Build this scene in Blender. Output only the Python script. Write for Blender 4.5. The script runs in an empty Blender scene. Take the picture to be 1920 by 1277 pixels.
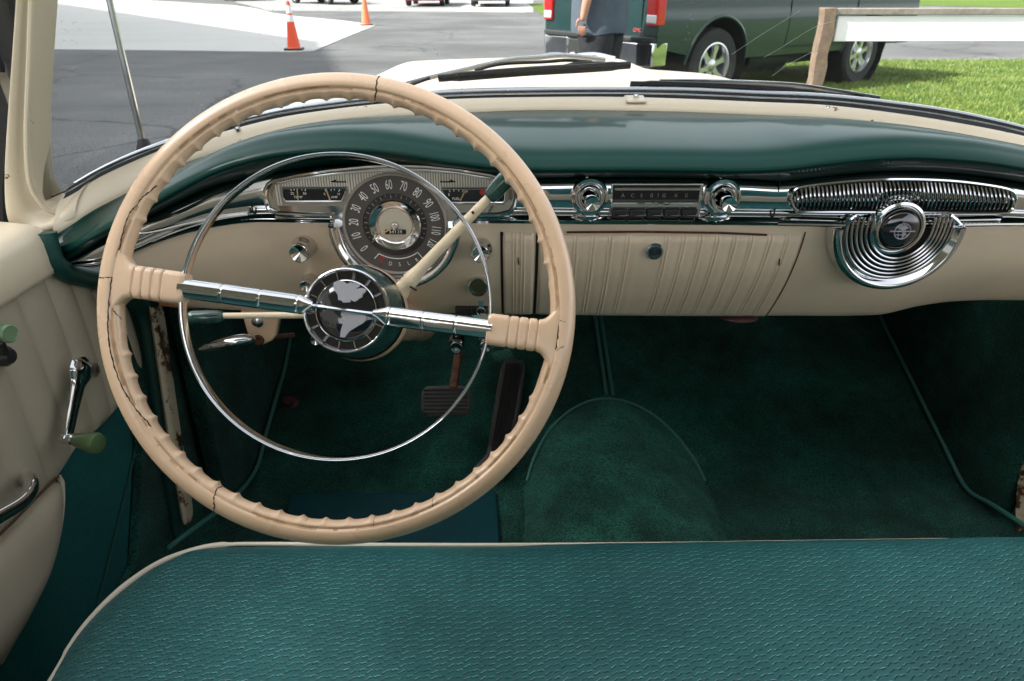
import bpy, bmesh, math, random
import numpy as np
from mathutils import Vector, Matrix

random.seed(7)
R = math.radians
SC = bpy.context.scene
COL = SC.collection

# ------------------------------------------------------------------ camera, sky, sun, exposure
PITCH = R(27.5)
CZ = 1.22
cam_d = bpy.data.cameras.new("camera")
cam_d.lens = 24.0
cam_d.sensor_width = 36.0
cam_d.clip_start = 0.02
cam_d.clip_end = 2000
cam_d.dof.use_dof = True
cam_d.dof.focus_distance = 0.85
cam_d.dof.aperture_fstop = 13
cam = bpy.data.objects.new("camera", cam_d)
cam.location = (0, 0, CZ)
cam.rotation_euler = (math.pi / 2 - PITCH, 0, 0)
COL.objects.link(cam)
SC.camera = cam

SUN_EL, SUN_AZ = R(42), R(-104)          # azimuth clockwise from +y
W = bpy.data.worlds.new("World")
SC.world = W
W.use_nodes = True
nt = W.node_tree
bg = nt.nodes["Background"]
sky = nt.nodes.new("ShaderNodeTexSky")
sky.sky_type = 'NISHITA'
sky.sun_disc = False
sky.sun_elevation = SUN_EL
sky.sun_rotation = SUN_AZ
sky.air_density = 1.0
sky.dust_density = 3.0
sky.ozone_density = 1.0
hz = nt.nodes.new("ShaderNodeHueSaturation")      # hazy, milky daylight: much less blue than a clear sky
hz.inputs["Saturation"].default_value = 0.20
nt.links.new(sky.outputs[0], hz.inputs["Color"])
nt.links.new(hz.outputs[0], bg.inputs[0])
bg.inputs[1].default_value = 0.15
sun_d = bpy.data.lights.new("sun", 'SUN')
sun_d.energy = 3.5
sun_d.angle = R(0.6)
sun_d.color = (1.0, 0.95, 0.87)
sun = bpy.data.objects.new("sun", sun_d)
sdir = Vector((math.sin(SUN_AZ) * math.cos(SUN_EL), math.cos(SUN_AZ) * math.cos(SUN_EL), math.sin(SUN_EL)))
sun.rotation_euler = (-sdir).to_track_quat('-Z', 'Y').to_euler()
sun.location = (0, 0, 30)
COL.objects.link(sun)
SC.view_settings.view_transform = 'Standard'
SC.view_settings.look = 'None'
SC.view_settings.exposure = 2.05
SC.view_settings.gamma = 1.0
SC.render.engine = 'CYCLES'
SC.cycles.max_bounces = 10
SC.cycles.transparent_max_bounces = 16
SC.cycles.use_denoising = True
SC.cycles.sample_clamp_indirect = 6.0

# ------------------------------------------------------------------ measuring helpers (photo pixel + known distance -> metres)
CP, SP, F = math.cos(PITCH), math.sin(PITCH), 1280.0


def ray(px, py):
    u = (px - 960.0) / F
    v = (638.5 - py) / F
    return Vector((u, CP + v * SP, -SP + v * CP))


def at_d(px, py, d):
    return Vector((0, 0, CZ)) + ray(px, py) * d


def at_y(px, py, y):
    r = ray(px, py)
    return Vector((0, 0, CZ)) + r * (y / r.y)


def at_z(px, py, z):
    r = ray(px, py)
    return Vector((0, 0, CZ)) + r * ((z - CZ) / r.z)


def at_x(px, py, x):
    r = ray(px, py)
    return Vector((0, 0, CZ)) + r * (x / r.x)


def at_plan(px, py, fy):
    r = ray(px, py)
    y = 1.0
    for _ in range(60):
        t = y / r.y
        y = 0.5 * y + 0.5 * fy(r.x * t)
    return Vector((0, 0, CZ)) + r * (y / r.y)


class Cv:
    """smooth curve through (x, value) points"""

    def __init__(self, pts):
        pts = sorted(pts)
        self.x = np.array([p[0] for p in pts], float)
        self.v = np.array([p[1] for p in pts], float)
        d = np.diff(self.v) / np.maximum(np.diff(self.x), 1e-9)
        m = np.zeros(len(pts))
        m[0], m[-1] = d[0], d[-1]
        for i in range(1, len(pts) - 1):
            h0, h1 = self.x[i] - self.x[i - 1], self.x[i + 1] - self.x[i]
            m[i] = (d[i - 1] * h1 + d[i] * h0) / (h0 + h1)
        self.m = m

    def __call__(self, x):
        X, V, M = self.x, self.v, self.m
        if x <= X[0]:
            return float(V[0] + M[0] * (x - X[0]))
        if x >= X[-1]:
            return float(V[-1] + M[-1] * (x - X[-1]))
        i = int(np.searchsorted(X, x) - 1)
        h = X[i + 1] - X[i]
        t = (x - X[i]) / h
        return float((2 * t**3 - 3 * t**2 + 1) * V[i] + (t**3 - 2 * t**2 + t) * h * M[i] + (-2 * t**3 + 3 * t**2) * V[i + 1] + (t**3 - t**2) * h * M[i + 1])


def spline(pts, n=8, closed=False):
    """Catmull-Rom resampling of a 3D polyline"""
    P = [Vector(p) for p in pts]
    out = []
    N = len(P)
    rng = range(N if closed else N - 1)
    for i in rng:
        p1, p2 = P[i], P[(i + 1) % N]
        p0 = P[i - 1] if (i > 0 or closed) else p1 * 2 - p2
        p3 = P[(i + 2) % N] if (i + 2 < N or closed) else p2 * 2 - p1
        for k in range(n):
            t = k / n
            out.append(0.5 * ((2 * p1) + (p2 - p0) * t + (2 * p0 - 5 * p1 + 4 * p2 - p3) * t * t + (3 * p1 - p0 - 3 * p2 + p3) * t**3))
    if not closed:
        out.append(P[-1])
    return out


# ------------------------------------------------------------------ mesh builder
class MB:
    def __init__(self):
        self.v, self.f, self.m = [], [], []
        self.cur = 0

    def mat(self, i):
        self.cur = i
        return self

    def face(self, idx):
        self.f.append(tuple(idx))
        self.m.append(self.cur)

    def add(self, verts, faces):
        o = len(self.v)
        self.v += [Vector(p) for p in verts]
        for f in faces:
            self.face([i + o for i in f])
        return self

    def grid(self, rows, closed_u=False, closed_v=False):
        o = len(self.v)
        n, k = len(rows), len(rows[0])
        for r in rows:
            self.v += [Vector(p) for p in r]
        for i in range(n if closed_v else n - 1):
            for j in range(k if closed_u else k - 1):
                a = o + i * k + j
                b = o + i * k + (j + 1) % k
                c = o + ((i + 1) % n) * k + (j + 1) % k
                d = o + ((i + 1) % n) * k + j
                self.face((a, b, c, d))
        return self

    def tube(self, path, r, seg=10, closed=False, cap=True, flat=None, up=None):
        """r: number or list; flat: (a,b) scales of the section along side/up"""
        P = [Vector(p) for p in path]
        n = len(P)
        rs = r if isinstance(r, (list, tuple)) else [r] * n
        fa, fb = flat or (1, 1)
        rows = []
        prev = None
        for i in range(n):
            if closed:
                t = P[(i + 1) % n] - P[i - 1]
            else:
                t = P[min(i + 1, n - 1)] - P[max(i - 1, 0)]
            if t.length < 1e-9:
                t = Vector((0, 0, 1))
            t.normalize()
            if up is not None:
                s = t.cross(Vector(up))
                if s.length < 1e-6:
                    s = t.orthogonal()
            elif prev is None:
                s = t.orthogonal()
            else:
                s = prev - t * prev.dot(t)
                if s.length < 1e-6:
                    s = t.orthogonal()
            s.normalize()
            prev = s
            w = t.cross(s)
            rows.append([P[i] + (s * math.cos(2 * math.pi * j / seg) * fa + w * math.sin(2 * math.pi * j / seg) * fb) * rs[i] for j in range(seg)])
        o = len(self.v)
        self.grid(rows, closed_u=True, closed_v=closed)
        if cap and not closed:
            self.face([o + j for j in reversed(range(seg))])
            self.face([o + (n - 1) * seg + j for j in range(seg)])
        return self

    def lathe(self, c, axis, prof, seg=40, a0=0.0, a1=2 * math.pi, ref=None):
        """prof: list of (radius, distance along axis)"""
        c, ax = Vector(c), Vector(axis).normalized()
        s = Vector(ref) if ref is not None else ax.orthogonal()
        s = (s - ax * s.dot(ax)).normalized()
        w = ax.cross(s)
        full = abs(a1 - a0 - 2 * math.pi) < 1e-6
        k = seg if full else seg + 1
        rows = []
        for r, h in prof:
            rows.append([c + ax * h + (s * math.cos(a0 + (a1 - a0) * j / seg) + w * math.sin(a0 + (a1 - a0) * j / seg)) * max(r, 1e-5) for j in range(k)])
        o = len(self.v)
        self.grid(rows, closed_u=full)
        if not full:
            self.face([o + i * k for i in range(len(rows))])
            self.face([o + i * k + k - 1 for i in reversed(range(len(rows)))])
        return self

    def box(self, c, size, rot=None):
        c = Vector(c)
        M = rot or Matrix.Identity(3)
        vs = []
        for sx in (-.5, .5):
            for sy in (-.5, .5):
                for sz in (-.5, .5):
                    vs.append(c + M @ Vector((sx * size[0], sy * size[1], sz * size[2])))
        return self.add(vs, [(0, 1, 3, 2), (4, 6, 7, 5), (0, 4, 5, 1), (2, 3, 7, 6), (0, 2, 6, 4), (1, 5, 7, 3)])

    def prism(self, poly, vec, cap_back=True):
        P = [Vector(p) for p in poly]
        v = Vector(vec)
        n = len(P)
        o = len(self.v)
        self.v += P + [p + v for p in P]
        self.face([o + i for i in range(n)])
        if cap_back:
            self.face([o + n + i for i in reversed(range(n))])
        for i in range(n):
            j = (i + 1) % n
            self.face([o + i, o + n + i, o + n + j, o + j])
        return self

    def sphere(self, c, r, nu=16, nv=10, M=None):
        c = Vector(c)
        M = M or Matrix.Identity(3)
        r = r if isinstance(r, (tuple, list)) else (r, r, r)
        rows = []
        for i in range(nv + 1):
            th = math.pi * i / nv
            rows.append([c + M @ Vector((r[0] * math.sin(max(th, 1e-3)) * math.cos(2 * math.pi * j / nu), r[1] * math.sin(max(th, 1e-3)) * math.sin(2 * math.pi * j / nu), r[2] * math.cos(th))) for j in range(nu)])
        return self.grid(rows, closed_u=True)

    def xform(self, M):
        self.v = [M @ p for p in self.v]
        return self

    def build(self, name, mats, parent=None, smooth=35, bevel=None, subsurf=0, solid=None, recalc=True, segs=2):
        me = bpy.data.meshes.new(name)
        me.from_pydata([tuple(p) for p in self.v], [], self.f)
        for m in (mats if isinstance(mats, (list, tuple)) else [mats]):
            me.materials.append(m)
        me.polygons.foreach_set("material_index", self.m)
        bm = bmesh.new()
        bm.from_mesh(me)
        bmesh.ops.remove_doubles(bm, verts=bm.verts, dist=1e-6)
        if recalc:
            bmesh.ops.recalc_face_normals(bm, faces=bm.faces)
        bm.to_mesh(me)
        bm.free()
        me.validate()
        if smooth:
            me.shade_smooth()
            me.set_sharp_from_angle(angle=R(smooth))
        o = bpy.data.objects.new(name, me)
        COL.objects.link(o)
        if solid:
            s = o.modifiers.new("thick", 'SOLIDIFY')
            s.thickness = solid
            s.offset = -1
        if bevel:
            b = o.modifiers.new("bevel", 'BEVEL')
            b.width = bevel
            b.segments = segs
            b.limit_method = 'ANGLE'
            b.angle_limit = R(40)
        if subsurf:
            s = o.modifiers.new("sub", 'SUBSURF')
            s.levels = s.render_levels = subsurf
        if parent is not None:
            set_parent(o, parent)
        return o


BASE = {}


def set_parent(o, parent):
    o.parent = parent
    if parent.name in BASE:
        o.matrix_parent_inverse = BASE[parent.name].inverted()


def empty(name, loc=(0, 0, 0), rz=0.0, world_children=False):
    o = bpy.data.objects.new(name, None)
    o.location = loc
    o.rotation_euler = (0, 0, rz)
    o.empty_display_size = 0.1
    COL.objects.link(o)
    if world_children:
        BASE[o.name] = Matrix.Translation(Vector(loc)) @ Matrix.Rotation(rz, 4, 'Z')
    return o


def tag(o, label=None, cat=None, group=None, kind=None):
    if label:
        o["label"] = label
    if cat:
        o["category"] = cat
    if group:
        o["group"] = group
    if kind:
        o["kind"] = kind
    return o


def text_mb(mb, s, size, M, sx=1.0, depth=0.0):
    """lettering as mesh faces added to a builder; M maps the text plane (x right, y up) to the world"""
    cu = bpy.data.curves.new("lettering", 'FONT')
    cu.body = s
    cu.size = size
    cu.align_x = 'CENTER'
    cu.align_y = 'CENTER'
    cu.extrude = depth
    cu.resolution_u = 3
    ob = bpy.data.objects.new("lettering", cu)
    COL.objects.link(ob)
    dg = bpy.context.evaluated_depsgraph_get()
    me = bpy.data.meshes.new_from_object(ob.evaluated_get(dg))
    vs = [M @ Vector((v.co.x * sx, v.co.y, v.co.z)) for v in me.vertices]
    fs = [tuple(p.vertices) for p in me.polygons]
    mb.add(vs, fs)
    bpy.data.objects.remove(ob)
    bpy.data.curves.remove(cu)
    bpy.data.meshes.remove(me)


# ------------------------------------------------------------------ materials
def mat(name, col, rough=0.5, metal=0.0, coat=0.0, coat_rough=0.05, spec=0.5, noise=0.0, nscale=30.0, bump=0.0, bscale=200.0, rvar=0.0, sheen=0.0, col2=None, bdist=0.001):
    m = bpy.data.materials.new(name)
    m.use_nodes = True
    n, l = m.node_tree.nodes, m.node_tree.links
    b = n["Principled BSDF"]
    b.inputs["Base Color"].default_value = (*col, 1)
    b.inputs["Roughness"].default_value = rough
    b.inputs["Metallic"].default_value = metal
    b.inputs["Coat Weight"].default_value = coat
    b.inputs["Coat Roughness"].default_value = coat_rough
    b.inputs["Specular IOR Level"].default_value = spec
    if sheen:
        b.inputs["Sheen Weight"].default_value = sheen
    tc = n.new("ShaderNodeTexCoord")
    if noise or col2:
        t = n.new("ShaderNodeTexNoise")
        t.inputs["Scale"].default_value = nscale
        t.inputs["Detail"].default_value = 6
        t.inputs["Roughness"].default_value = 0.65
        l.new(tc.outputs["Object"], t.inputs["Vector"])
        r = n.new("ShaderNodeValToRGB")
        c2 = col2 or tuple(c * (1 - noise) for c in col)
        c1 = col if col2 else tuple(min(1, c * (1 + noise)) for c in col)
        r.color_ramp.elements[0].color = (*c2, 1)
        r.color_ramp.elements[1].color = (*c1, 1)
        r.color_ramp.elements[0].position = 0.35
        r.color_ramp.elements[1].position = 0.65
        l.new(t.outputs[0], r.inputs[0])
        l.new(r.outputs[0], b.inputs["Base Color"])
    if rvar:
        t2 = n.new("ShaderNodeTexNoise")
        t2.inputs["Scale"].default_value = 25
        t2.inputs["Detail"].default_value = 8
        l.new(tc.outputs["Object"], t2.inputs["Vector"])
        mr = n.new("ShaderNodeMapRange")
        mr.inputs[1].default_value = 0.3
        mr.inputs[2].default_value = 0.7
        mr.inputs[3].default_value = max(0.0, rough - rvar)
        mr.inputs[4].default_value = rough + rvar
        l.new(t2.outputs[0], mr.inputs[0])
        l.new(mr.outputs[0], b.inputs["Roughness"])
    if bump:
        t3 = n.new("ShaderNodeTexNoise")
        t3.inputs["Scale"].default_value = bscale
        t3.inputs["Detail"].default_value = 4
        l.new(tc.outputs["Object"], t3.inputs["Vector"])
        bp = n.new("ShaderNodeBump")
        bp.inputs["Strength"].default_value = bump
        bp.inputs["Distance"].default_value = bdist
        l.new(t3.outputs[0], bp.inputs["Height"])
        l.new(bp.outputs[0], b.inputs["Normal"])
    return m


def fabric(name, base, dark, light, bw=0.0082, rh=0.0074, zmode=False):
    """woven upholstery: staggered floats, dark shadow gaps between them and a glint along each float, both painted"""
    m = bpy.data.materials.new(name)
    m.use_nodes = True
    n, l = m.node_tree.nodes, m.node_tree.links
    b = n["Principled BSDF"]
    b.inputs["Roughness"].default_value = 0.45
    b.inputs["Specular IOR Level"].default_value = 0.32
    tc = n.new("ShaderNodeTexCoord")
    mp = n.new("ShaderNodeMapping")
    if zmode:
        sq = n.new("ShaderNodeSeparateXYZ")
        cq = n.new("ShaderNodeCombineXYZ")
        l.new(tc.outputs["Object"], sq.inputs[0])
        l.new(sq.outputs[1], cq.inputs[0])
        l.new(sq.outputs[2], cq.inputs[1])
        l.new(cq.outputs[0], mp.inputs["Vector"])
    else:
        l.new(tc.outputs["Object"], mp.inputs["Vector"])
    # slow wander of the weave so that rows are not ruler straight
    nz = n.new("ShaderNodeTexNoise")
    nz.inputs["Scale"].default_value = 140
    nz.inputs["Detail"].default_value = 2
    l.new(mp.outputs[0], nz.inputs["Vector"])
    sub = n.new("ShaderNodeVectorMath"); sub.operation = 'SUBTRACT'
    sub.inputs[1].default_value = (.5, .5, .5)
    l.new(nz.outputs["Color"], sub.inputs[0])
    sc_ = n.new("ShaderNodeVectorMath"); sc_.operation = 'SCALE'
    sc_.inputs["Scale"].default_value = 0.0022
    l.new(sub.outputs[0], sc_.inputs[0])
    ad = n.new("ShaderNodeVectorMath"); ad.operation = 'ADD'
    l.new(mp.outputs[0], ad.inputs[0])
    l.new(sc_.outputs[0], ad.inputs[1])
    # shear: each float climbs a little to the right
    sx = n.new("ShaderNodeSeparateXYZ")
    l.new(ad.outputs[0], sx.inputs[0])
    sa = n.new("ShaderNodeMath"); sa.operation = 'PINGPONG'
    sa.inputs[1].default_value = bw * 0.75
    l.new(sx.outputs[0], sa.inputs[0])
    mu = n.new("ShaderNodeMath"); mu.operation = 'MULTIPLY_ADD'
    mu.inputs[1].default_value = -0.28
    l.new(sa.outputs[0], mu.inputs[0])
    l.new(sx.outputs[1], mu.inputs[2])
    cb = n.new("ShaderNodeCombineXYZ")
    l.new(sx.outputs[0], cb.inputs[0])
    l.new(mu.outputs[0], cb.inputs[1])

    def mth(op, a, b=None, c=None):
        k = n.new("ShaderNodeMath"); k.operation = op
        for q_, val in enumerate((a, b, c)):
            if val is None:
                continue
            if isinstance(val, (int, float)):
                k.inputs[q_].default_value = val
            else:
                l.new(val, k.inputs[q_])
        return k.outputs[0]

    xs_ = mth('DIVIDE', sx.outputs[0], bw)
    colm_ = mth('FLOOR', xs_)
    inx = mth('SUBTRACT', xs_, colm_)
    v0 = mth('DIVIDE', sx.outputs[1], rh)
    v1 = mth('MULTIPLY_ADD', colm_, 0.52, v0)
    v2 = mth('MULTIPLY_ADD', mth('SINE', mth('MULTIPLY', inx, 6.2832)), 0.13, mth('ADD', v1, mth('MULTIPLY', inx, mth('MULTIPLY_ADD', mth('FLOORED_MODULO', colm_, 2.0), 0.42, -0.24))))
    fr_ = mth('FRACT', v2)
    # soft ends of each float
    ends = mth('MULTIPLY', mth('SMOOTH_MIN', mth('MULTIPLY', inx, 3.6), 1.0, .2), mth('SMOOTH_MIN', mth('MULTIPLY', mth('SUBTRACT', 1.0, inx), 3.6), 1.0, .2))
    d1 = mth('ABSOLUTE', mth('SUBTRACT', fr_, 0.12))
    dark_ = mth('MULTIPLY', mth('SUBTRACT', 1.0, mth('MINIMUM', mth('MULTIPLY', d1, 5.5), 1.0)), ends)
    d2 = mth('ABSOLUTE', mth('SUBTRACT', fr_, 0.30))
    lite_ = mth('MULTIPLY', mth('SUBTRACT', 1.0, mth('MINIMUM', mth('MULTIPLY', d2, 12.0), 1.0)), ends)

    class _O:
        pass
    k1, k2 = _O(), _O()
    k1.outputs = {"Fac": dark_}
    k2.outputs = {"Fac": lite_}
    mx = n.new("ShaderNodeMix"); mx.data_type = 'RGBA'
    mx.inputs[6].default_value = (*base, 1)
    mx.inputs[7].default_value = (*dark, 1)
    l.new(k1.outputs["Fac"], mx.inputs[0])
    # glint painted as a light line, only on some floats
    n2 = n.new("ShaderNodeTexNoise")
    n2.inputs["Scale"].default_value = 90
    l.new(mp.outputs[0], n2.inputs["Vector"])
    mr = n.new("ShaderNodeMapRange")
    mr.inputs[1].default_value = 0.34
    mr.inputs[2].default_value = 0.62
    l.new(n2.outputs[0], mr.inputs[0])
    mm = n.new("ShaderNodeMath"); mm.operation = 'MULTIPLY'
    l.new(mr.outputs[0], mm.inputs[0])
    l.new(k2.outputs["Fac"], mm.inputs[1])
    mm2 = n.new("ShaderNodeMath"); mm2.operation = 'MULTIPLY'
    mm2.inputs[1].default_value = 1.0
    l.new(mm.outputs[0], mm2.inputs[0])
    mx2 = n.new("ShaderNodeMix"); mx2.data_type = 'RGBA'
    l.new(mm2.outputs[0], mx2.inputs[0])
    l.new(mx.outputs[2], mx2.inputs[6])
    mx2.inputs[7].default_value = (*light, 1)
    # broad wear variation
    n3 = n.new("ShaderNodeTexNoise")
    n3.inputs["Scale"].default_value = 6
    n3.inputs["Detail"].default_value = 5
    l.new(tc.outputs["Object"], n3.inputs["Vector"])
    mr3 = n.new("ShaderNodeMapRange")
    mr3.inputs[1].default_value = .3
    mr3.inputs[2].default_value = .7
    mr3.inputs[3].default_value = .82
    mr3.inputs[4].default_value = 1.12
    l.new(n3.outputs[0], mr3.inputs[0])
    mul = n.new("ShaderNodeVectorMath"); mul.operation = 'SCALE'
    l.new(mx2.outputs[2], mul.inputs[0])
    l.new(mr3.outputs[0], mul.inputs["Scale"])
    l.new(mul.outputs[0], b.inputs["Base Color"])
    # bump: floats + fine cross ribs
    wv = n.new("ShaderNodeTexWave")
    wv.bands_direction = 'X'
    wv.inputs["Scale"].default_value = 420
    l.new(ad.outputs[0], wv.inputs["Vector"])
    h = n.new("ShaderNodeMath"); h.operation = 'MULTIPLY_ADD'
    h.inputs[1].default_value = 0.18
    l.new(wv.outputs["Fac"], h.inputs[0])
    inv = n.new("ShaderNodeMath"); inv.operation = 'SUBTRACT'
    inv.inputs[0].default_value = 1.0
    l.new(k1.outputs["Fac"], inv.inputs[1])
    l.new(inv.outputs[0], h.inputs[2])
    bp = n.new("ShaderNodeBump")
    bp.inputs["Strength"].default_value = 0.7
    bp.inputs["Distance"].default_value = 0.0009
    l.new(h.outputs[0], bp.inputs["Height"])
    l.new(bp.outputs[0], b.inputs["Normal"])
    return m


def glass_mat(name, tint, dust=0.02):
    m = bpy.data.materials.new(name)
    m.use_nodes = True
    n, l = m.node_tree.nodes, m.node_tree.links
    n.remove(n["Principled BSDF"])
    out = n["Material Output"]
    tr = n.new("ShaderNodeBsdfTransparent")
    tr.inputs[0].default_value = (*tint, 1)
    gl = n.new("ShaderNodeBsdfGlossy")
    gl.inputs["Roughness"].default_value = 0.0
    fr = n.new("ShaderNodeFresnel")
    fr.inputs[0].default_value = 1.22
    m1 = n.new("ShaderNodeMixShader")
    l.new(fr.outputs[0], m1.inputs[0])
    l.new(tr.outputs[0], m1.inputs[1])
    l.new(gl.outputs[0], m1.inputs[2])
    # dust specks and faint film
    df = n.new("ShaderNodeBsdfDiffuse")
    df.inputs[0].default_value = (.8, .8, .78, 1)
    tc = n.new("ShaderNodeTexCoord")
    vo = n.new("ShaderNodeTexVoronoi")
    vo.inputs["Scale"].default_value = 115
    l.new(tc.outputs["Object"], vo.inputs["Vector"])
    lt = n.new("ShaderNodeMath"); lt.operation = 'LESS_THAN'
    lt.inputs[1].default_value = 0.15
    l.new(vo.outputs["Distance"], lt.inputs[0])
    nz = n.new("ShaderNodeTexNoise")
    nz.inputs["Scale"].default_value = 9
    nz.inputs["Detail"].default_value = 3
    l.new(tc.outputs["Object"], nz.inputs["Vector"])
    mr = n.new("ShaderNodeMapRange")
    mr.inputs[1].default_value = .52
    mr.inputs[2].default_value = .68
    mr.inputs[3].default_value = 0
    mr.inputs[4].default_value = .3
    l.new(nz.outputs[0], mr.inputs[0])
    mm = n.new("ShaderNodeMath"); mm.operation = 'MULTIPLY_ADD'
    l.new(lt.outputs[0], mm.inputs[0])
    l.new(mr.outputs[0], mm.inputs[1])
    mm.inputs[2].default_value = dust
    m2 = n.new("ShaderNodeMixShader")
    l.new(mm.outputs[0], m2.inputs[0])
    l.new(m1.outputs[0], m2.inputs[1])
    l.new(df.outputs[0], m2.inputs[2])
    l.new(m2.outputs[0], out.inputs[0])
    return m


def rusty(name, col, rust=(.10, .035, .012), lo=.52, hi=.56, scale=38.0, rough=.5):
    m = mat(name, col, rough=rough)
    n, l = m.node_tree.nodes, m.node_tree.links
    b = n["Principled BSDF"]
    tc = n.new("ShaderNodeTexCoord")
    t = n.new("ShaderNodeTexNoise")
    t.inputs["Scale"].default_value = scale
    t.inputs["Detail"].default_value = 8
    t.inputs["Roughness"].default_value = .7
    l.new(tc.outputs["Object"], t.inputs["Vector"])
    r = n.new("ShaderNodeValToRGB")
    r.color_ramp.elements[0].position = lo
    r.color_ramp.elements[0].color = (*col, 1)
    r.color_ramp.elements[1].position = hi
    r.color_ramp.elements[1].color = (*rust, 1)
    e = r.color_ramp.elements.new(min(.99, hi + .09))
    e.color = (.012, .008, .006, 1)
    l.new(t.outputs[0], r.inputs[0])
    l.new(r.outputs[0], b.inputs["Base Color"])
    return m


def carpet_mat(name, col):
    m = mat(name, col, rough=.95, spec=.06, sheen=.08, bump=1.0, bscale=330, bdist=.007)
    n, l = m.node_tree.nodes, m.node_tree.links
    b = n["Principled BSDF"]
    tc = n.new("ShaderNodeTexCoord")
    last = None
    for sc_, lo, hi, det, p0, p1 in ((7.0, .55, 1.35, 6, .32, .68), (26.0, .8, 1.2, 4, .35, .65), (300.0, .35, 1.7, 2, .3, .7)):
        t = n.new("ShaderNodeTexNoise")
        t.inputs["Scale"].default_value = sc_
        t.inputs["Detail"].default_value = det
        l.new(tc.outputs["Object"], t.inputs["Vector"])
        r = n.new("ShaderNodeMapRange")
        r.inputs[1].default_value, r.inputs[2].default_value, r.inputs[3].default_value, r.inputs[4].default_value = p0, p1, lo, hi
        l.new(t.outputs[0], r.inputs[0])
        v = n.new("ShaderNodeVectorMath")
        v.operation = 'SCALE'
        if last is None:
            v.inputs[0].default_value = col
        else:
            l.new(last, v.inputs[0])
        l.new(r.outputs[0], v.inputs["Scale"])
        last = v.outputs[0]
    l.new(last, b.inputs["Base Color"])
    return m


M = {}
M['chrome'] = mat("chrome", (.68, .69, .70), rough=.06, metal=1, rvar=.04)
M['brushed'] = mat("satin_chrome", (.62, .63, .63), rough=.22, metal=1, rvar=.06)
M['grille'] = mat("grille_bars", (.50, .50, .51), rough=.16, metal=1)
M['wheel'] = mat("tan_plastic", (.61, .425, .275), rough=.32, coat=.5, coat_rough=.12, noise=.07, nscale=11, rvar=.09)
M['lever'] = mat("lever_cream", (.74, .61, .42), rough=.35, coat=.3, noise=.06, nscale=20)
M['crack'] = mat("crack_black", (.008, .006, .005), rough=.9)
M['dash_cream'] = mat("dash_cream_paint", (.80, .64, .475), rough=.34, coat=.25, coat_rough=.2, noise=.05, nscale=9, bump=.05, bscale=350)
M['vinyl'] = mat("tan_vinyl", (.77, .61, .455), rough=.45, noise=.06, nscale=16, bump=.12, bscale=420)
M['frame'] = rusty("cream_paint", (.71, .615, .455), lo=.665, hi=.69, scale=30, rough=.28)
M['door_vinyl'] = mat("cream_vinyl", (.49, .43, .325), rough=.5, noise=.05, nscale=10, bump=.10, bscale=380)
M['teal_paint'] = mat("teal_enamel", (.0006, .029, .022), rough=.5, coat=.24, coat_rough=.08, spec=.08)
M['green_trim'] = mat("dark_green_trim", (.006, .055, .043), rough=.5, noise=.15, nscale=60)
M['black'] = mat("black_rubber", (.014, .014, .014), rough=.55, noise=.2, nscale=90)
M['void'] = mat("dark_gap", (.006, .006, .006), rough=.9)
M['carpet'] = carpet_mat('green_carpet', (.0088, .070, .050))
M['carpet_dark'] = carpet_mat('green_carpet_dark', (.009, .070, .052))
M['tunnel'] = carpet_mat('tunnel_carpet', (.020, .130, .094))  # same carpet as the floor; light on the tunnel painted as lighter green
M['mat_teal'] = mat("teal_heel_mat", (.003, .05, .06), rough=.5, noise=.12, nscale=40)
M['piping'] = mat("cream_piping", (.66, .60, .48), rough=.45)
M['green_pipe'] = mat("green_binding", (.045, .17, .145), rough=.55)
M['seat'] = fabric("seat_weave", (.020, .112, .114), (.002, .021, .023), (.22, .48, .47))
M['door_weave'] = fabric("door_weave", (.014, .130, .122), (.001, .016, .016), (.10, .42, .40), bw=.0075, rh=.0055, zmode=True)
M['knob_green'] = mat("marbled_green_plastic", (.02, .075, .06), rough=.18, coat=.5, col2=(.006, .026, .022), nscale=45)
M['crank_green'] = mat("olive_green_plastic", (.095, .155, .06), rough=.35, coat=.3, noise=.15)
M['dial'] = mat("dial_grey", (.075, .068, .064), rough=.4)
M['dial_dark'] = mat("dial_dark", (.026, .025, .025), rough=.35)
M['gauge_black'] = mat("gauge_black", (.012, .012, .014), rough=.25)
M['plate'] = mat("ribbed_silver_plate", (.36, .335, .29), rough=.4, metal=.35)
M['number'] = mat("dial_numbers", (.78, .78, .74), rough=.5)
M['needle'] = mat("gold_needle", (.55, .40, .20), rough=.4, metal=.3)
M['red_mark'] = mat("red_marker", (.45, .03, .02), rough=.5)
M['odo_cream'] = mat("dial_cream", (.50, .46, .36), rough=.5)
M['emblem'] = mat("emblem_silver", (.34, .34, .37), rough=.35, metal=.7, bump=.9, bscale=1500, bdist=.0006)
M['emblem_black'] = mat("emblem_black", (.008, .008, .012), rough=.08, coat=1.0)
M['hub_green'] = mat("hub_green_paint", (.010, .045, .042), rough=.25, coat=.5)
M['body'] = mat("body_cream_paint", (.42, .355, .27), rough=.4, coat=.5, coat_rough=.3)
M['rust_cream'] = rusty("rusty_cream_paint", (.50, .44, .31), lo=.53, hi=.56, scale=24)
M['rust'] = mat("rust_brown", (.13, .055, .022), rough=.8, col2=(.04, .018, .01), nscale=70)
M['pedal'] = mat("pedal_rubber", (.06, .055, .052), rough=.6)
M['maroon'] = mat("worn_maroon_cap", (.07, .022, .020), rough=.55, noise=.3, nscale=90)
M['glass'] = glass_mat("windshield_glass", (.855, .872, .872), dust=.010)
M['headliner'] = mat("tan_headliner", (.62, .57, .48), rough=.9)

# ------------------------------------------------------------------ THE PLACE OUTSIDE
def ground_z(y):
    return 0.0 if y < 16 else min(y - 16, 60) * 0.016


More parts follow.
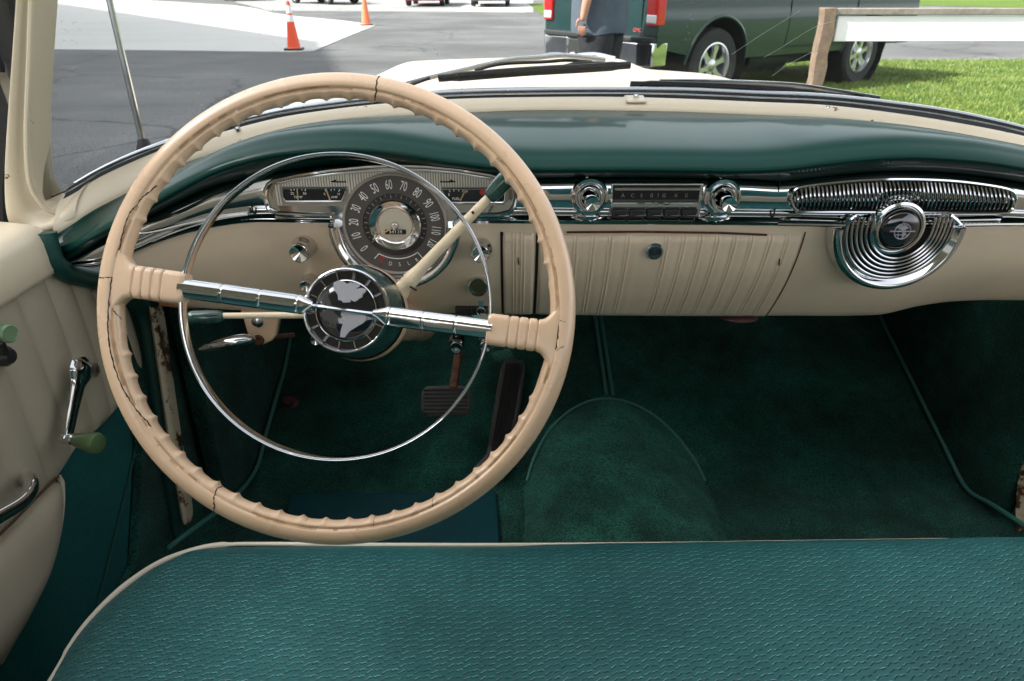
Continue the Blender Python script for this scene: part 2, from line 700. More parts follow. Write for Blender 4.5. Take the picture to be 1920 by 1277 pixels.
def at_ground(px, py, lift=0.0):
    r = ray(px, py)
    lo, hi = 1.0, 400.0
    for _ in range(60):
        mid = .5 * (lo + hi)
        t = mid / r.y
        z = CZ + r.z * t
        if z > ground_z(mid) + lift:
            lo = mid
        else:
            hi = mid
    t = lo / r.y
    return Vector((r.x * t, lo, ground_z(lo) + lift))


def ground_mat(name, c1, c2, s1=2.0, s2=180.0, bump=.3, rough=.9, bd=.01, grain=.35, cracks=False):
    m = bpy.data.materials.new(name)
    m.use_nodes = True
    n, l = m.node_tree.nodes, m.node_tree.links
    b = n["Principled BSDF"]
    b.inputs["Roughness"].default_value = rough
    b.inputs["Specular IOR Level"].default_value = .2
    tc = n.new("ShaderNodeTexCoord")
    mp = n.new("ShaderNodeMapping")
    mp.inputs["Scale"].default_value = (.35, 1.0, 1)
    l.new(tc.outputs["Object"], mp.inputs[0])
    t = n.new("ShaderNodeTexNoise")
    t.inputs["Scale"].default_value = s1
    t.inputs["Detail"].default_value = 8
    t.inputs["Roughness"].default_value = .7
    l.new(mp.outputs[0], t.inputs[0])
    r = n.new("ShaderNodeValToRGB")
    r.color_ramp.elements[0].position = .3
    r.color_ramp.elements[1].position = .7
    r.color_ramp.elements[0].color = (*c1, 1)
    r.color_ramp.elements[1].color = (*c2, 1)
    l.new(t.outputs[0], r.inputs[0])
    t2 = n.new("ShaderNodeTexNoise")
    t2.inputs["Scale"].default_value = s2
    t2.inputs["Detail"].default_value = 3
    l.new(tc.outputs["Object"], t2.inputs[0])
    mr = n.new("ShaderNodeMapRange")
    mr.inputs[1].default_value = .3
    mr.inputs[2].default_value = .7
    mr.inputs[3].default_value = 1 - grain
    mr.inputs[4].default_value = 1 + grain
    l.new(t2.outputs[0], mr.inputs[0])
    sc_ = n.new("ShaderNodeVectorMath"); sc_.operation = 'SCALE'
    l.new(r.outputs[0], sc_.inputs[0])
    l.new(mr.outputs[0], sc_.inputs["Scale"])
    if cracks:
        vo = n.new("ShaderNodeTexVoronoi")
        vo.feature = 'DISTANCE_TO_EDGE'
        vo.inputs["Scale"].default_value = .22
        wob = n.new("ShaderNodeMixRGB")
        wob.blend_type = 'ADD'
        wob.inputs[0].default_value = .8
        l.new(tc.outputs["Object"], wob.inputs[1])
        l.new(t.outputs["Color"], wob.inputs[2])
        l.new(wob.outputs[0], vo.inputs["Vector"])
        cr = n.new("ShaderNodeMapRange")
        cr.inputs[1].default_value, cr.inputs[2].default_value, cr.inputs[3].default_value, cr.inputs[4].default_value = .002, .007, .55, 1.0
        l.new(vo.outputs["Distance"], cr.inputs[0])
        st_ = n.new("ShaderNodeTexNoise")
        st_.inputs["Scale"].default_value = .35
        st_.inputs["Detail"].default_value = 4
        l.new(tc.outputs["Object"], st_.inputs[0])
        sr = n.new("ShaderNodeMapRange")
        sr.inputs[1].default_value, sr.inputs[2].default_value, sr.inputs[3].default_value, sr.inputs[4].default_value = .38, .62, .80, 1.15
        l.new(st_.outputs[0], sr.inputs[0])
        mu_ = n.new("ShaderNodeMath"); mu_.operation = 'MULTIPLY'
        l.new(cr.outputs[0], mu_.inputs[0])
        l.new(sr.outputs[0], mu_.inputs[1])
        s2_ = n.new("ShaderNodeVectorMath"); s2_.operation = 'SCALE'
        l.new(sc_.outputs[0], s2_.inputs[0])
        l.new(mu_.outputs[0], s2_.inputs["Scale"])
        sc_ = s2_
    l.new(sc_.outputs[0], b.inputs["Base Color"])
    bp = n.new("ShaderNodeBump")
    bp.inputs["Strength"].default_value = bump
    bp.inputs["Distance"].default_value = bd
    l.new(t2.outputs[0], bp.inputs["Height"])
    l.new(bp.outputs[0], b.inputs["Normal"])
    return m


M['asphalt'] = ground_mat("asphalt", (.085, .086, .087), (.130, .130, .130), s1=.9, s2=55, grain=.55, cracks=True)
M['concrete'] = ground_mat("concrete", (.38, .375, .36), (.44, .435, .42), s1=.6, s2=40, grain=.08)
M['apron'] = ground_mat("old_concrete", (.20, .20, .20), (.28, .275, .27), s1=.5, s2=30, grain=.1)
M['lawn'] = ground_mat("lawn_soil", (.055, .10, .012), (.10, .145, .02), s1=1.5, s2=60, grain=.4)

g = MB()
rows = []
for y in (-40, -10, 0, 4, 8, 12, 16, 20, 26, 34, 46, 60, 76, 130, 400):
    rows.append([(x, y, ground_z(y)) for x in (-400, -60, -20, -8, 0, 8, 20, 60, 400)])
tag(g.grid(rows).build("asphalt_ground", M['asphalt']), kind="structure")


def sheet(name, m, pts_px, lift, skirt=0.0, world=None):
    P = world or [at_ground(px, py, lift) for px, py in pts_px]
    # densify so the sheet follows the ground
    Q = []
    for i, p in enumerate(P):
        q = P[(i + 1) % len(P)]
        k = max(1, int((q - p).length / 2))
        for j in range(k):
            a = p.lerp(q, j / k)
            Q.append(Vector((a.x, a.y, ground_z(a.y) + lift)))
    bm = bmesh.new()
    vs = [bm.verts.new(p) for p in Q]
    f = bm.faces.new(vs)
    f.normal_update()
    if f.normal.z < 0:
        f.normal_flip()
    if skirt:
        ret = bmesh.ops.extrude_face_region(bm, geom=[f])
        for v in [e for e in ret['geom'] if isinstance(e, bmesh.types.BMVert)]:
            pass
        for v in vs:
            v.co.z -= skirt
    bmesh.ops.triangulate(bm, faces=[f for f in bm.faces if len(f.verts) > 4])
    bmesh.ops.recalc_face_normals(bm, faces=bm.faces)
    me = bpy.data.meshes.new(name)
    bm.to_mesh(me)
    bm.free()
    me.materials.append(m)
    o = bpy.data.objects.new(name, me)
    COL.objects.link(o)
    return tag(o, kind="structure")


sheet("concrete_pavement", M['concrete'], [(-260, 88), (75, 92), (300, 94), (540, 97), (588, 95), (645, 71), (704, 47), (640, 38), (560, 31), (510, 24), (480, 16), (440, 10), (380, 7), (300, 2), (200, -2), (-260, -2)], .012, .02)
sheet("parking_apron", M['apron'], [(500, 20), (640, 21), (830, 22), (1000, 23), (1000, -14), (470, -14), (440, 4), (484, 14)], .004)
sheet("concrete_slab", M['concrete'], [(862, 22), (985, 23), (1000, 12), (980, 2), (880, 2), (866, 12)], .009)
sheet("grass_verge", M['lawn'], [(992, 8), (1012, 26), (1100, 30), (1200, 30), (1260, 12), (1200, 4), (1000, 6)], .012)
LAWN = [Vector(p) for p in ((3.35, 13.0, 0), (3.0, 11.0, 0), (2.75, 9.4, 0), (2.45, 7.5, 0), (2.25, 5.0, 0), (2.1, 0, 0), (2.0, -12, 0), (40, -12, 0), (40, 13.8, 0), (12, 13.2, 0))]
sheet("lawn", M['lawn'], None, .02, .02, world=LAWN)
sheet("far_lawn", M['lawn'], None, .012, 0, world=[at_ground(1640, 9), at_ground(1920, 15), at_ground(2300, 16), Vector((110, 60, 0)), Vector((14, 62, 0))])


# grass blades on the lawn
def grass_mesh():
    gm = bpy.data.materials.new("grass_blades")
    gm.use_nodes = True
    n, l = gm.node_tree.nodes, gm.node_tree.links
    b = n["Principled BSDF"]
    b.inputs["Roughness"].default_value = .5
    tc = n.new("ShaderNodeTexCoord")
    t = n.new("ShaderNodeTexNoise")
    t.inputs["Scale"].default_value = 2.2
    t.inputs["Detail"].default_value = 7
    l.new(tc.outputs["Object"], t.inputs[0])
    r = n.new("ShaderNodeValToRGB")
    r.color_ramp.elements[0].position = .32
    r.color_ramp.elements[0].color = (.065, .125, .016, 1)
    r.color_ramp.elements[1].position = .66
    r.color_ramp.elements[1].color = (.165, .215, .038, 1)
    l.new(t.outputs[0], r.inputs[0])
    l.new(r.outputs[0], b.inputs["Base Color"])
    b.inputs["Subsurface Weight"].default_value = 0.0
    rng = np.random.default_rng(3)
    V, Fc = [], []
    N = 200000
    xs = rng.uniform(2.3, 11.5, N)
    ys = 5.2 + rng.uniform(0, 1, N) ** 1.2 * 8.0
    edge = Cv([(-12, 2.0), (0, 2.1), (5, 2.25), (7.5, 2.45), (9.4, 2.75), (11, 3.0), (13, 3.35)])
    for x, y in zip(xs, ys):
        if x < edge(y) + rng.normal(0, .03) or x > .78 * y + 1.2 or x < .22 * y:
            continue
        h = rng.uniform(.025, .065)
        a = rng.uniform(0, 6.28)
        w = rng.uniform(.003, .007)
        lx, ly = rng.normal(0, .03), rng.normal(0, .03)
        k = len(V)
        ca, sa = math.cos(a) * w, math.sin(a) * w
        V += [(x - ca, y - sa, .015), (x + ca, y + sa, .015), (x + lx, y + ly, .015 + h)]
        Fc.append((k, k + 1, k + 2))
    me = bpy.data.meshes.new("grass")
    me.from_pydata(V, [], Fc)
    me.materials.append(gm)
    o = bpy.data.objects.new("grass", me)
    COL.objects.link(o)
    tag(o, "short sunlit grass blades covering the lawn behind the white board fence", "grass", kind="stuff")


grass_mesh()

def unseen_tree_line():  # unseen trees, added to darken the sky mirrored in the dash top
    tm = mat("tree_leaves", (.045, .075, .025), rough=.7, col2=(.018, .035, .012), nscale=.6)
    rng = np.random.default_rng(11)
    V, Fc = [], []
    for k in range(46):
        cx, cy = -75 + 3.6 * k + rng.normal(0, 1.2), 74 + rng.normal(0, 4)
        hh = rng.uniform(6, 9)
        for j in range(260):
            d = rng.normal(0, 1, 3)
            d /= np.linalg.norm(d)
            rr = rng.uniform(.55, 1.0)
            c = np.array([cx + d[0] * 3.4 * rr, cy + d[1] * 2.6 * rr, ground_z(cy) + hh * .55 + d[2] * hh * .46 * rr])
            a, b = rng.normal(0, 1, 3), rng.normal(0, 1, 3)
            a *= .75 / np.linalg.norm(a)
            b *= .75 / np.linalg.norm(b)
            n0 = len(V)
            V += [tuple(c - a), tuple(c + b), tuple(c + a), tuple(c - b)]
            Fc.append((n0, n0 + 1, n0 + 2, n0 + 3))
    me = bpy.data.meshes.new("unseen_tree_line")
    me.from_pydata(V, [], Fc)
    me.materials.append(tm)
    o = bpy.data.objects.new("unseen_tree_line", me)
    COL.objects.link(o)
    tag(o, "unseen far line of dark green trees added to darken reflections", "woods", kind="stuff")


unseen_tree_line()

# unseen building added out of frame, footprint shaped to shade the cabin
bl = MB()
fp = [(-13.5, -32, 0), (-13.5, -2.85, 0), (-17.3, -2.68, 0), (-22.0, 13.2, 0), (-46.2, 41.8, 0), (-70, 30, 0), (-50, -32, 0)]
bl.prism(fp, (0, 0, 16.0))
bwall = mat("stucco", (.55, .52, .46), rough=.9, noise=.05)
bo = empty("shade_building", (-13.5, 0, 0), world_children=True)
bl.build("wall", bwall, bo, smooth=0)
rf = MB()
rf.prism([(p[0] * 1.0 - .0, p[1], 16.003) for p in fp], (0, 0, .25))
rf.build("roof", mat("roof_grey", (.2, .2, .2), rough=.9), bo, smooth=0)
for yy in (-26, -20, -14, -8):
    w = MB()
    w.box((-13.48, yy, 2.4), (.08, 3.4, 2.6))
    w.build("window", mat("shop_glass", (.03, .04, .05), rough=.05), bo, bevel=.01)
tag(bo, "unseen pale stucco building added out of frame to shade the forecourt", "building")

# ------------------------------------------------------------------ traffic cones
M['orange'] = mat("cone_orange", (.80, .085, .025), rough=.5, noise=.08, nscale=8)
M['orange_faded'] = mat("cone_orange_faded", (.78, .19, .085), rough=.6, noise=.1, nscale=8)
M['white_band'] = mat("cone_white_band", (.80, .80, .78), rough=.4)


def cone(loc, bands, mo, label, h=.92, rz=.1):
    e = empty("traffic_cone", loc, rz)
    tag(e, label, "traffic cone", "orange traffic cones on the forecourt")
    rr = lambda z: .135 - (.135 - .03) * (z - .04) / (h - .04)
    b = MB()
    b.lathe((0, 0, 0), (0, 0, 1), [(.15, .04), (.14, .055)] + [(rr(z), z) for z in (.06, .2, .4, .6, .8, h)] + [(.02, h + .005), (.0, h + .005)], seg=28)
    b.build("cone_body", mo, e)
    k = MB()
    c = .185
    ch = .04
    poly = [(-c + ch, -c, 0), (c - ch, -c, 0), (c, -c + ch, 0), (c, c - ch, 0), (c - ch, c, 0), (-c + ch, c, 0), (-c, c - ch, 0), (-c, -c + ch, 0)]
    k.prism([(p[0], p[1], .0) for p in poly], (0, 0, .042))
    k.build("base", M['black'], e, bevel=.006)
    for z0, z1 in bands:
        q = MB()
        q.lathe((0, 0, 0), (0, 0, 1), [(rr(z0) - .002, z0), (rr(z0) + .003, z0 + .002), (rr(z1) + .003, z1 - .002), (rr(z1) - .002, z1)], seg=28)
        q.build("reflective_band", M['white_band'], e)
    return e


p = at_ground(552, 95)
cone((p.x, p.y, p.z + .012), [(.54, .665), (.695, .84)], M['orange'], "orange cone with two white bands, standing at the near edge of the concrete")
p = at_ground(687, 48)
cone((p.x, p.y, p.z), [], M['orange_faded'], "faded plain orange cone by the far tip of the concrete", rz=.3, h=.95)


# ------------------------------------------------------------------ wheels and vehicles
M['tyre'] = mat("tyre_rubber", (.018, .018, .019), rough=.75, noise=.2, nscale=30)
M['rimsilver'] = mat("wheel_silver", (.55, .56, .57), rough=.25, metal=.9)
M['truck_paint'] = mat("truck_green_paint", (.009, .032, .034), rough=.38, coat=.8, coat_rough=.05, spec=.3)
M['carglass'] = mat("dark_car_glass", (.01, .012, .014), rough=.04, coat=1)
M['tail_red'] = mat("tail_lens_red", (.55, .012, .015), rough=.15, coat=1)
M['lens_white'] = mat("lens_white", (.75, .76, .78), rough=.15, coat=1)
M['plastic'] = mat("black_plastic", (.02, .021, .022), rough=.6)


def wheel(parent, c, side, r=.40, w=.25, rim_r=.235, holes=6):
    """axle along local y; side=+1 outer face towards +y"""
    t = MB()
    hw = w / 2
    prof = [(rim_r, -hw * .7), (rim_r + .02, -hw * .95), (r - .05, -hw), (r - .012, -hw * .8), (r, -hw * .5), (r, hw * .5), (r - .012, hw * .8), (r - .05, hw), (rim_r + .02, hw * .95), (rim_r, hw * .7)]
    t.lathe(c, (0, side, 0), prof, seg=44)
    tw = t.build("wheel", M['tyre'], parent)
    m_ = MB()
    o = hw
    m_.lathe(c, (0, side, 0), [(rim_r + .004, o * .72), (rim_r + .006, o * .92), (rim_r - .012, o * .95), (rim_r - .03, o * .55), (rim_r - .035, o * .1), (0, o * .05)], seg=44)
    m_.mat(1)
    m_.lathe(c, (0, side, 0), [(rim_r - .036, o * .12), (0, o * .11)], seg=30)
    m_.mat(0)
    cc = Vector(c)
    m_.lathe(c, (0, side, 0), [(.075, o * .2), (.075, o * .62), (.055, o * .72), (0, o * .74)], seg=24)
    for k in range(holes):
        a = 2 * math.pi * k / holes + .3
        d = Vector((math.cos(a), 0, math.sin(a)))
        q = Vector((-math.sin(a), 0, math.cos(a)))
        y0, y1 = Vector((0, side * o * .45, 0)), Vector((0, side * o * .66, 0))
        pts = []
        for (rr, ww) in ((.06, .042), (.13, .034), (rim_r - .025, .052)):
            pts.append((cc + d * rr - q * ww, cc + d * rr + q * ww))
        vs = []
        for a_, b_ in pts:
            vs += [a_ + y0, b_ + y0, b_ + y1 - q * .01, a_ + y1 + q * .01]
        fs = []
        for i in range(2):
            k0, k1 = i * 4, i * 4 + 4
            for j in range(4):
                fs.append((k0 + j, k0 + (j + 1) % 4, k1 + (j + 1) % 4, k1 + j))
        fs += [(3, 2, 1, 0), (8, 9, 10, 11)]
        m_.add(vs, fs)
    m_.build("rim", [M['rimsilver'], M['plastic']], tw)
    return tw


def arc_pts(cx, cz, r, a0, a1, n=12):
    return [(cx + r * math.cos(a0 + (a1 - a0) * i / n), cz + r * math.sin(a0 + (a1 - a0) * i / n)) for i in range(n + 1)]


def side_y(z):
    if z > 1.42:
        return .90 - .28 * (z - 1.42)
    return .988 - .16 * max(0, z - .98) ** 1.5 * 1.6 - .22 * max(0, .80 - z) ** 1.6 - .012 * math.exp(-((z - 1.0) / .05) ** 2)


def pickup():
    pr = Vector((2.27, 8.45, 0))
    hd = Vector((.83, .558, 0)).normalized()
    rz = math.atan2(hd.y, hd.x)
    left = Vector((-hd.y, hd.x, 0))
    loc = pr + left * .86          # origin under the middle of the rear axle
    e = empty("pickup_truck", loc, rz)
    tag(e, "dark green pickup truck parked half on the grass with its tailgate towards us", "pickup truck")
    WB = 2.92
    prof = [(-.97, .62), (-.99, .75), (-.97, 1.36), (-.94, 1.40), (1.02, 1.40), (1.06, 1.42), (1.16, 1.80), (1.28, 1.86), (2.2, 1.86), (2.32, 1.82), (2.86, 1.36), (3.9, 1.24), (4.02, 1.12), (4.04, .62), (3.98, .50)]
    prof += arc_pts(WB, .42, .49, R(10), R(170))
    prof += [(WB - .52, .46), (.52, .46)]
    prof += arc_pts(0, .42, .49, R(8), R(168))
    prof += [(-.52, .54)]
    b = MB()
    b.prism([(x, -.985, z) for x, z in prof], (0, 1.97, 0))
    body = b.build("body", M['truck_paint'], e, bevel=.03, smooth=40, segs=3)
    bm0 = bmesh.new()
    bm0.from_mesh(body.data)
    for k in range(14):
        bmesh.ops.bisect_plane(bm0, geom=bm0.verts[:] + bm0.edges[:] + bm0.faces[:], plane_co=(0, 0, .56 + .065 * k), plane_no=(0, 0, 1))
    for v in bm0.verts:
        v.co.y = math.copysign(side_y(v.co.z), v.co.y)
    bm0.to_mesh(body.data)
    bm0.free()
    body.data.shade_smooth()
    body.data.set_sharp_from_angle(angle=R(28))
    # wheel arch lips and liners
    for cx in (0, WB):
        for s in (-1, 1):
            q = MB()
            q.tube([(x, s * (side_y(z) - .004), z) for x, z in arc_pts(cx, .42, .50, R(2), R(178), 20)], .020, seg=8, flat=(1, .8))
            q.build("arch_trim", M['truck_paint'], e)
            li = MB()
            li.lathe((cx, s * .60, .42), (0, s, 0), [(.485, 0), (.485, .36)], seg=24)
            li.build("wheel_liner", M['void'], e)
            wheel(e, (cx, s * .82, .40), s, r=.40, w=.26, rim_r=.245)
    u = MB()
    u.box((1.5, 0, .42), (4.6, 1.2, .22))
    u.build("chassis", M['plastic'], e)
    ex = MB()
    ex.lathe((.95, -.55, .38), (1, 0, 0), [(0, 0), (.12, 0), (.13, .02), (.13, .75), (.12, .77), (0, .77)], seg=18)
    ex.build("fuel_tank", M['plastic'], e)
    # tailgate
    t = MB()
    t.box((-.988, 0, 1.02), (.02, 1.48, .66))
    tg = t.build("tailgate", M['truck_paint'], e, bevel=.008)
    h = MB()
    h.box((-1.005, 0, 1.20), (.02, .26, .10))
    h.build("handle", M['plastic'], tg, bevel=.008)
    lt = MB()
    Mx = Matrix.Translation(Vector((-1.002, -.69, .79))) @ Matrix(((0, 0, -1, 0), (-1, 0, 0, 0), (0, 1, 0, 0), (0, 0, 0, 1)))
    text_mb(lt, "GMC", .058, Mx, depth=.002)
    lt.build("lettering", mat("badge_red", (.45, .08, .08), rough=.4), tg, smooth=0)
    for s in (-1, 1):
        lp = MB()
        lp.box((-.955, s * .905, 1.10), (.13, .17, .52))
        lamp = lp.build("tail_light", M['tail_red'], e, bevel=.02, segs=3)
        wl = MB()
        wl.box((-.96, s * .905, .905), (.128, .15, .085))
        wl.build("reversing_lens", M['lens_white'], lamp, bevel=.012)
    # bumper: chrome shell with black step
    bp = MB()
    poly = [(x + .2, y) for x, y in ((-1.02, -.985), (-1.22, -.97), (-1.30, -.80), (-1.30, -.40), (-1.27, -.38), (-1.27, .38), (-1.30, .40), (-1.30, .80), (-1.22, .97), (-1.02, .985), (-1.02, .95), (-1.19, .93), (-1.25, .78), (-1.25, -.78), (-1.19, -.93), (-1.02, -.95))]
    bp.prism([(x, y, .44) for x, y in poly], (0, 0, .24))
    bm_ = bp.build("bumper", M['chrome'], e, bevel=.015)
    st = MB()
    st.prism([(-1.11, -.80, .682), (-1.11, .80, .682), (-1.02, .97, .682), (-.8, .97, .682), (-.8, -.97, .682), (-1.02, -.97, .682)], (0, 0, .05))
    st.box((-1.085, 0, .56), (.04, .74, .2))
    st.build("step_pad", M['plastic'], bm_, bevel=.01)
    # glass and mirror
    for s in (-1, 1):
        w = MB()
        w.prism([(1.30, s * .90, 1.44), (2.62, s * .90, 1.44), (2.25, s * .805, 1.78), (1.34, s * .805, 1.78)], (0, s * .008, 0))
        w.build("side_window", M['carglass'], e, smooth=0)
        d = MB()
        for x in (1.18, 2.55):
            d.tube([(x, s * (side_y(z_) + .001), z_) for z_ in (.56, .65, .75, .85, .95, 1.05, 1.15, 1.25, 1.35)], .005, seg=4)
        d.box((1.87, s * .987, .55), (1.37, .004, .008))
        dr = d.build("door_seam", M['void'], e, smooth=0)
        hb = MB()
        hb.box((1.33, s * 1.0, 1.20), (.2, .03, .04))
        hb.build("door_handle", M['truck_paint'], e, bevel=.01)
        mi = MB()
        mi.box((2.5, s * 1.12, 1.45), (.12, .2, .2))
        mi.build("wing_mirror", M['plastic'], e, bevel=.03)
    ws = MB()
    ws.prism([(2.36, -.8, 1.80), (2.36, .8, 1.80), (2.86, .85, 1.385), (2.86, -.85, 1.385)], (.012, 0, .015))
    ws.build("windscreen", M['carglass'], e, smooth=0)
    rw = MB()
    rw.prism([(1.085, -.7, 1.48), (1.085, .7, 1.48), (1.15, .65, 1.76), (1.15, -.65, 1.76)], (-.012, 0, .003))
    rw.build("rear_window", M['carglass'], e, smooth=0)


pickup()


def sedan(loc, rz, paint, label, h=1.45, name="parked_car"):
    e = empty(name, loc, rz)
    tag(e, label, "car", "cars parked on the far side of the forecourt")
    k = h / 1.45
    WB = 2.7
    prof = [(-.95, .35), (-.98, .6), (-.94, .92 * k), (-.6, .98 * k), (-.1, 1.40 * k), (.3, 1.45 * k), (1.3, 1.44 * k), (2.05, 1.0 * k), (3.25, .86 * k), (3.5, .72), (3.55, .5), (3.5, .22)]
    prof += arc_pts(WB, .33, .37, R(-5), R(185), 10) + arc_pts(0, .33, .37, R(-5), R(185), 10)
    prof += [(-.6, .24)]
    b = MB()
    b.prism([(x, -.9, z) for x, z in prof], (0, 1.8, 0))
    b.build("body", paint, e, bevel=.07, segs=3, smooth=45)
    for cx in (0, WB):
        for s in (-1, 1):
            wheel(e, (cx, s * .80, .33), s, r=.33, w=.22, rim_r=.2)
    for s in (-1, 1):
        w = MB()
        w.prism([(-.25, s * .905, 1.0 * k), (1.85, s * .905, 1.0 * k), (1.25, s * .905, 1.36 * k), (.1, s * .905, 1.36 * k)], (0, s * .006, 0))
        w.build("side_window", M['carglass'], e, smooth=0)
        hl = MB()
        hl.box((3.44, s * .66, .64), (.16, .34, .14))
        hl.build("headlight", M['lens_white'], e, bevel=.03)
        tl = MB()
        tl.box((-.93, s * .68, .75), (.1, .32, .16))
        tl.build("tail_light", M['tail_red'], e, bevel=.02)
    ws = MB()
    ws.prism([(1.36, -.68, 1.41 * k), (1.36, .68, 1.41 * k), (2.02, .78, 1.035 * k), (2.02, -.78, 1.035 * k)], (.015, 0, .02))
    ws.build("windscreen", M['carglass'], e, smooth=0)
    gr = MB()
    gr.box((3.53, 0, .55), (.06, .8, .16))
    gr.box((3.53, 0, .32), (.06, 1.3, .1))
    gr.build("grille", M['plastic'], e, bevel=.01)
    pl = MB()
    pl.box((3.57, 0, .42), (.02, .5, .10))
    pl.build("number_plate", M['lens_white'], e)
    return e


FACE = math.pi * 1.5     # nose towards us
p = at_ground(795, 13)
sedan((p.x, p.y + 3.4, ground_z(p.y + 1.7)), FACE, mat("car_red", (.30, .012, .018), rough=.3, coat=1), "red car parked on the grey apron, right of the faded plain cone")
p = at_ground(919, 14)
sedan((p.x, p.y + 3.4, ground_z(p.y + 1.7) + .009), FACE, mat("car_dark_blue", (.012, .016, .022), rough=.3, coat=1), "dark car parked on its own pale concrete slab near the grass verge", h=1.6)
p = at_ground(541, 9)
sedan((p.x + .4, p.y + 2.4, ground_z(p.y + 1.7)), FACE + .9, mat("car_black", (.012, .012, .014), rough=.3, coat=1), "black car parked beyond the cone with two white bands", h=1.6)
p = at_ground(425, 2)
sedan((p.x, p.y + 3.4, ground_z(p.y + 1.7)), FACE + .2, mat("car_grey", (.05, .055, .06), rough=.3, coat=1), "grey car parked furthest to the left beyond the concrete pavement")


# ------------------------------------------------------------------ white board fence
def board_fence():
    Y = 5.6
    p0 = at_y(1556, 18, Y)
    zt = p0.z
    zb = at_y(1700, 78, Y).z
    x0 = at_y(1548, 50, Y).x
    e = empty("board_fence", (x0, Y, 0), world_children=True)
    tag(e, "weathered wooden post and rail with a long white board, standing on the lawn", "fence")
    wood = mat("weathered_wood", (.23, .16, .11), rough=.9, col2=(.13, .09, .065), nscale=18, bump=.5, bscale=60, bdist=.003)
    grey = mat("grey_wood", (.30, .27, .235), rough=.9, col2=(.2, .175, .15), nscale=22, bump=.4, bscale=80, bdist=.003)
    for i, x in enumerate((x0, x0 + 4.6)):
        q = MB()
        n = 14
        rows = []
        for k in range(n + 1):
            z = -.05 + (zt + .02) * k / n * 1.04
            w = .048 + .004 * math.sin(k * 2.3 + i)
            dx = .006 * math.sin(k * 1.7)
            rows.append([(x + dx - w, Y - .05, z), (x + dx + w, Y - .05, z), (x + dx + w, Y + .05, z), (x + dx - w, Y + .05, z)])
        q.grid(rows, closed_u=True)
        o_ = len(q.v) - 4
        q.face([o_, o_ + 1, o_ + 2, o_ + 3])
        q.build("post", wood, e, bevel=.006)
    b = MB()
    b.box((x0 + 2.35, Y - .005, (zb + zt - .04) / 2), (4.55, .028, zt - .045 - zb))
    b.build("board", mat("white_board", (.90, .87, .89), rough=.5, noise=.03, nscale=5), e, bevel=.004)
    r = MB()
    r.box((x0 + 2.35, Y - .006, zt - .012), (4.75, .055, .045))
    r.build("top_rail", grey, e, bevel=.005)


board_fence()


# ------------------------------------------------------------------ person by the tailgate
def skin_obj(name, joints, edges, m, parent, levels=1, root=0):
    me = bpy.data.meshes.new(name)
    me.from_pydata([j[0] for j in joints], edges, [])
    me.materials.append(m)
    o = bpy.data.objects.new(name, me)
    COL.objects.link(o)
    o.modifiers.new("skin", 'SKIN').use_smooth_shade = True
    s = o.modifiers.new("sub", 'SUBSURF')
    s.levels = s.render_levels = levels
    for i, j in enumerate(joints):
        d = me.skin_vertices[0].data[i]
        r = j[1]
        d.radius = r if isinstance(r, tuple) else (r, r)
        d.use_root = (i == root)
    if parent is not None:
        set_parent(o, parent)
    return o


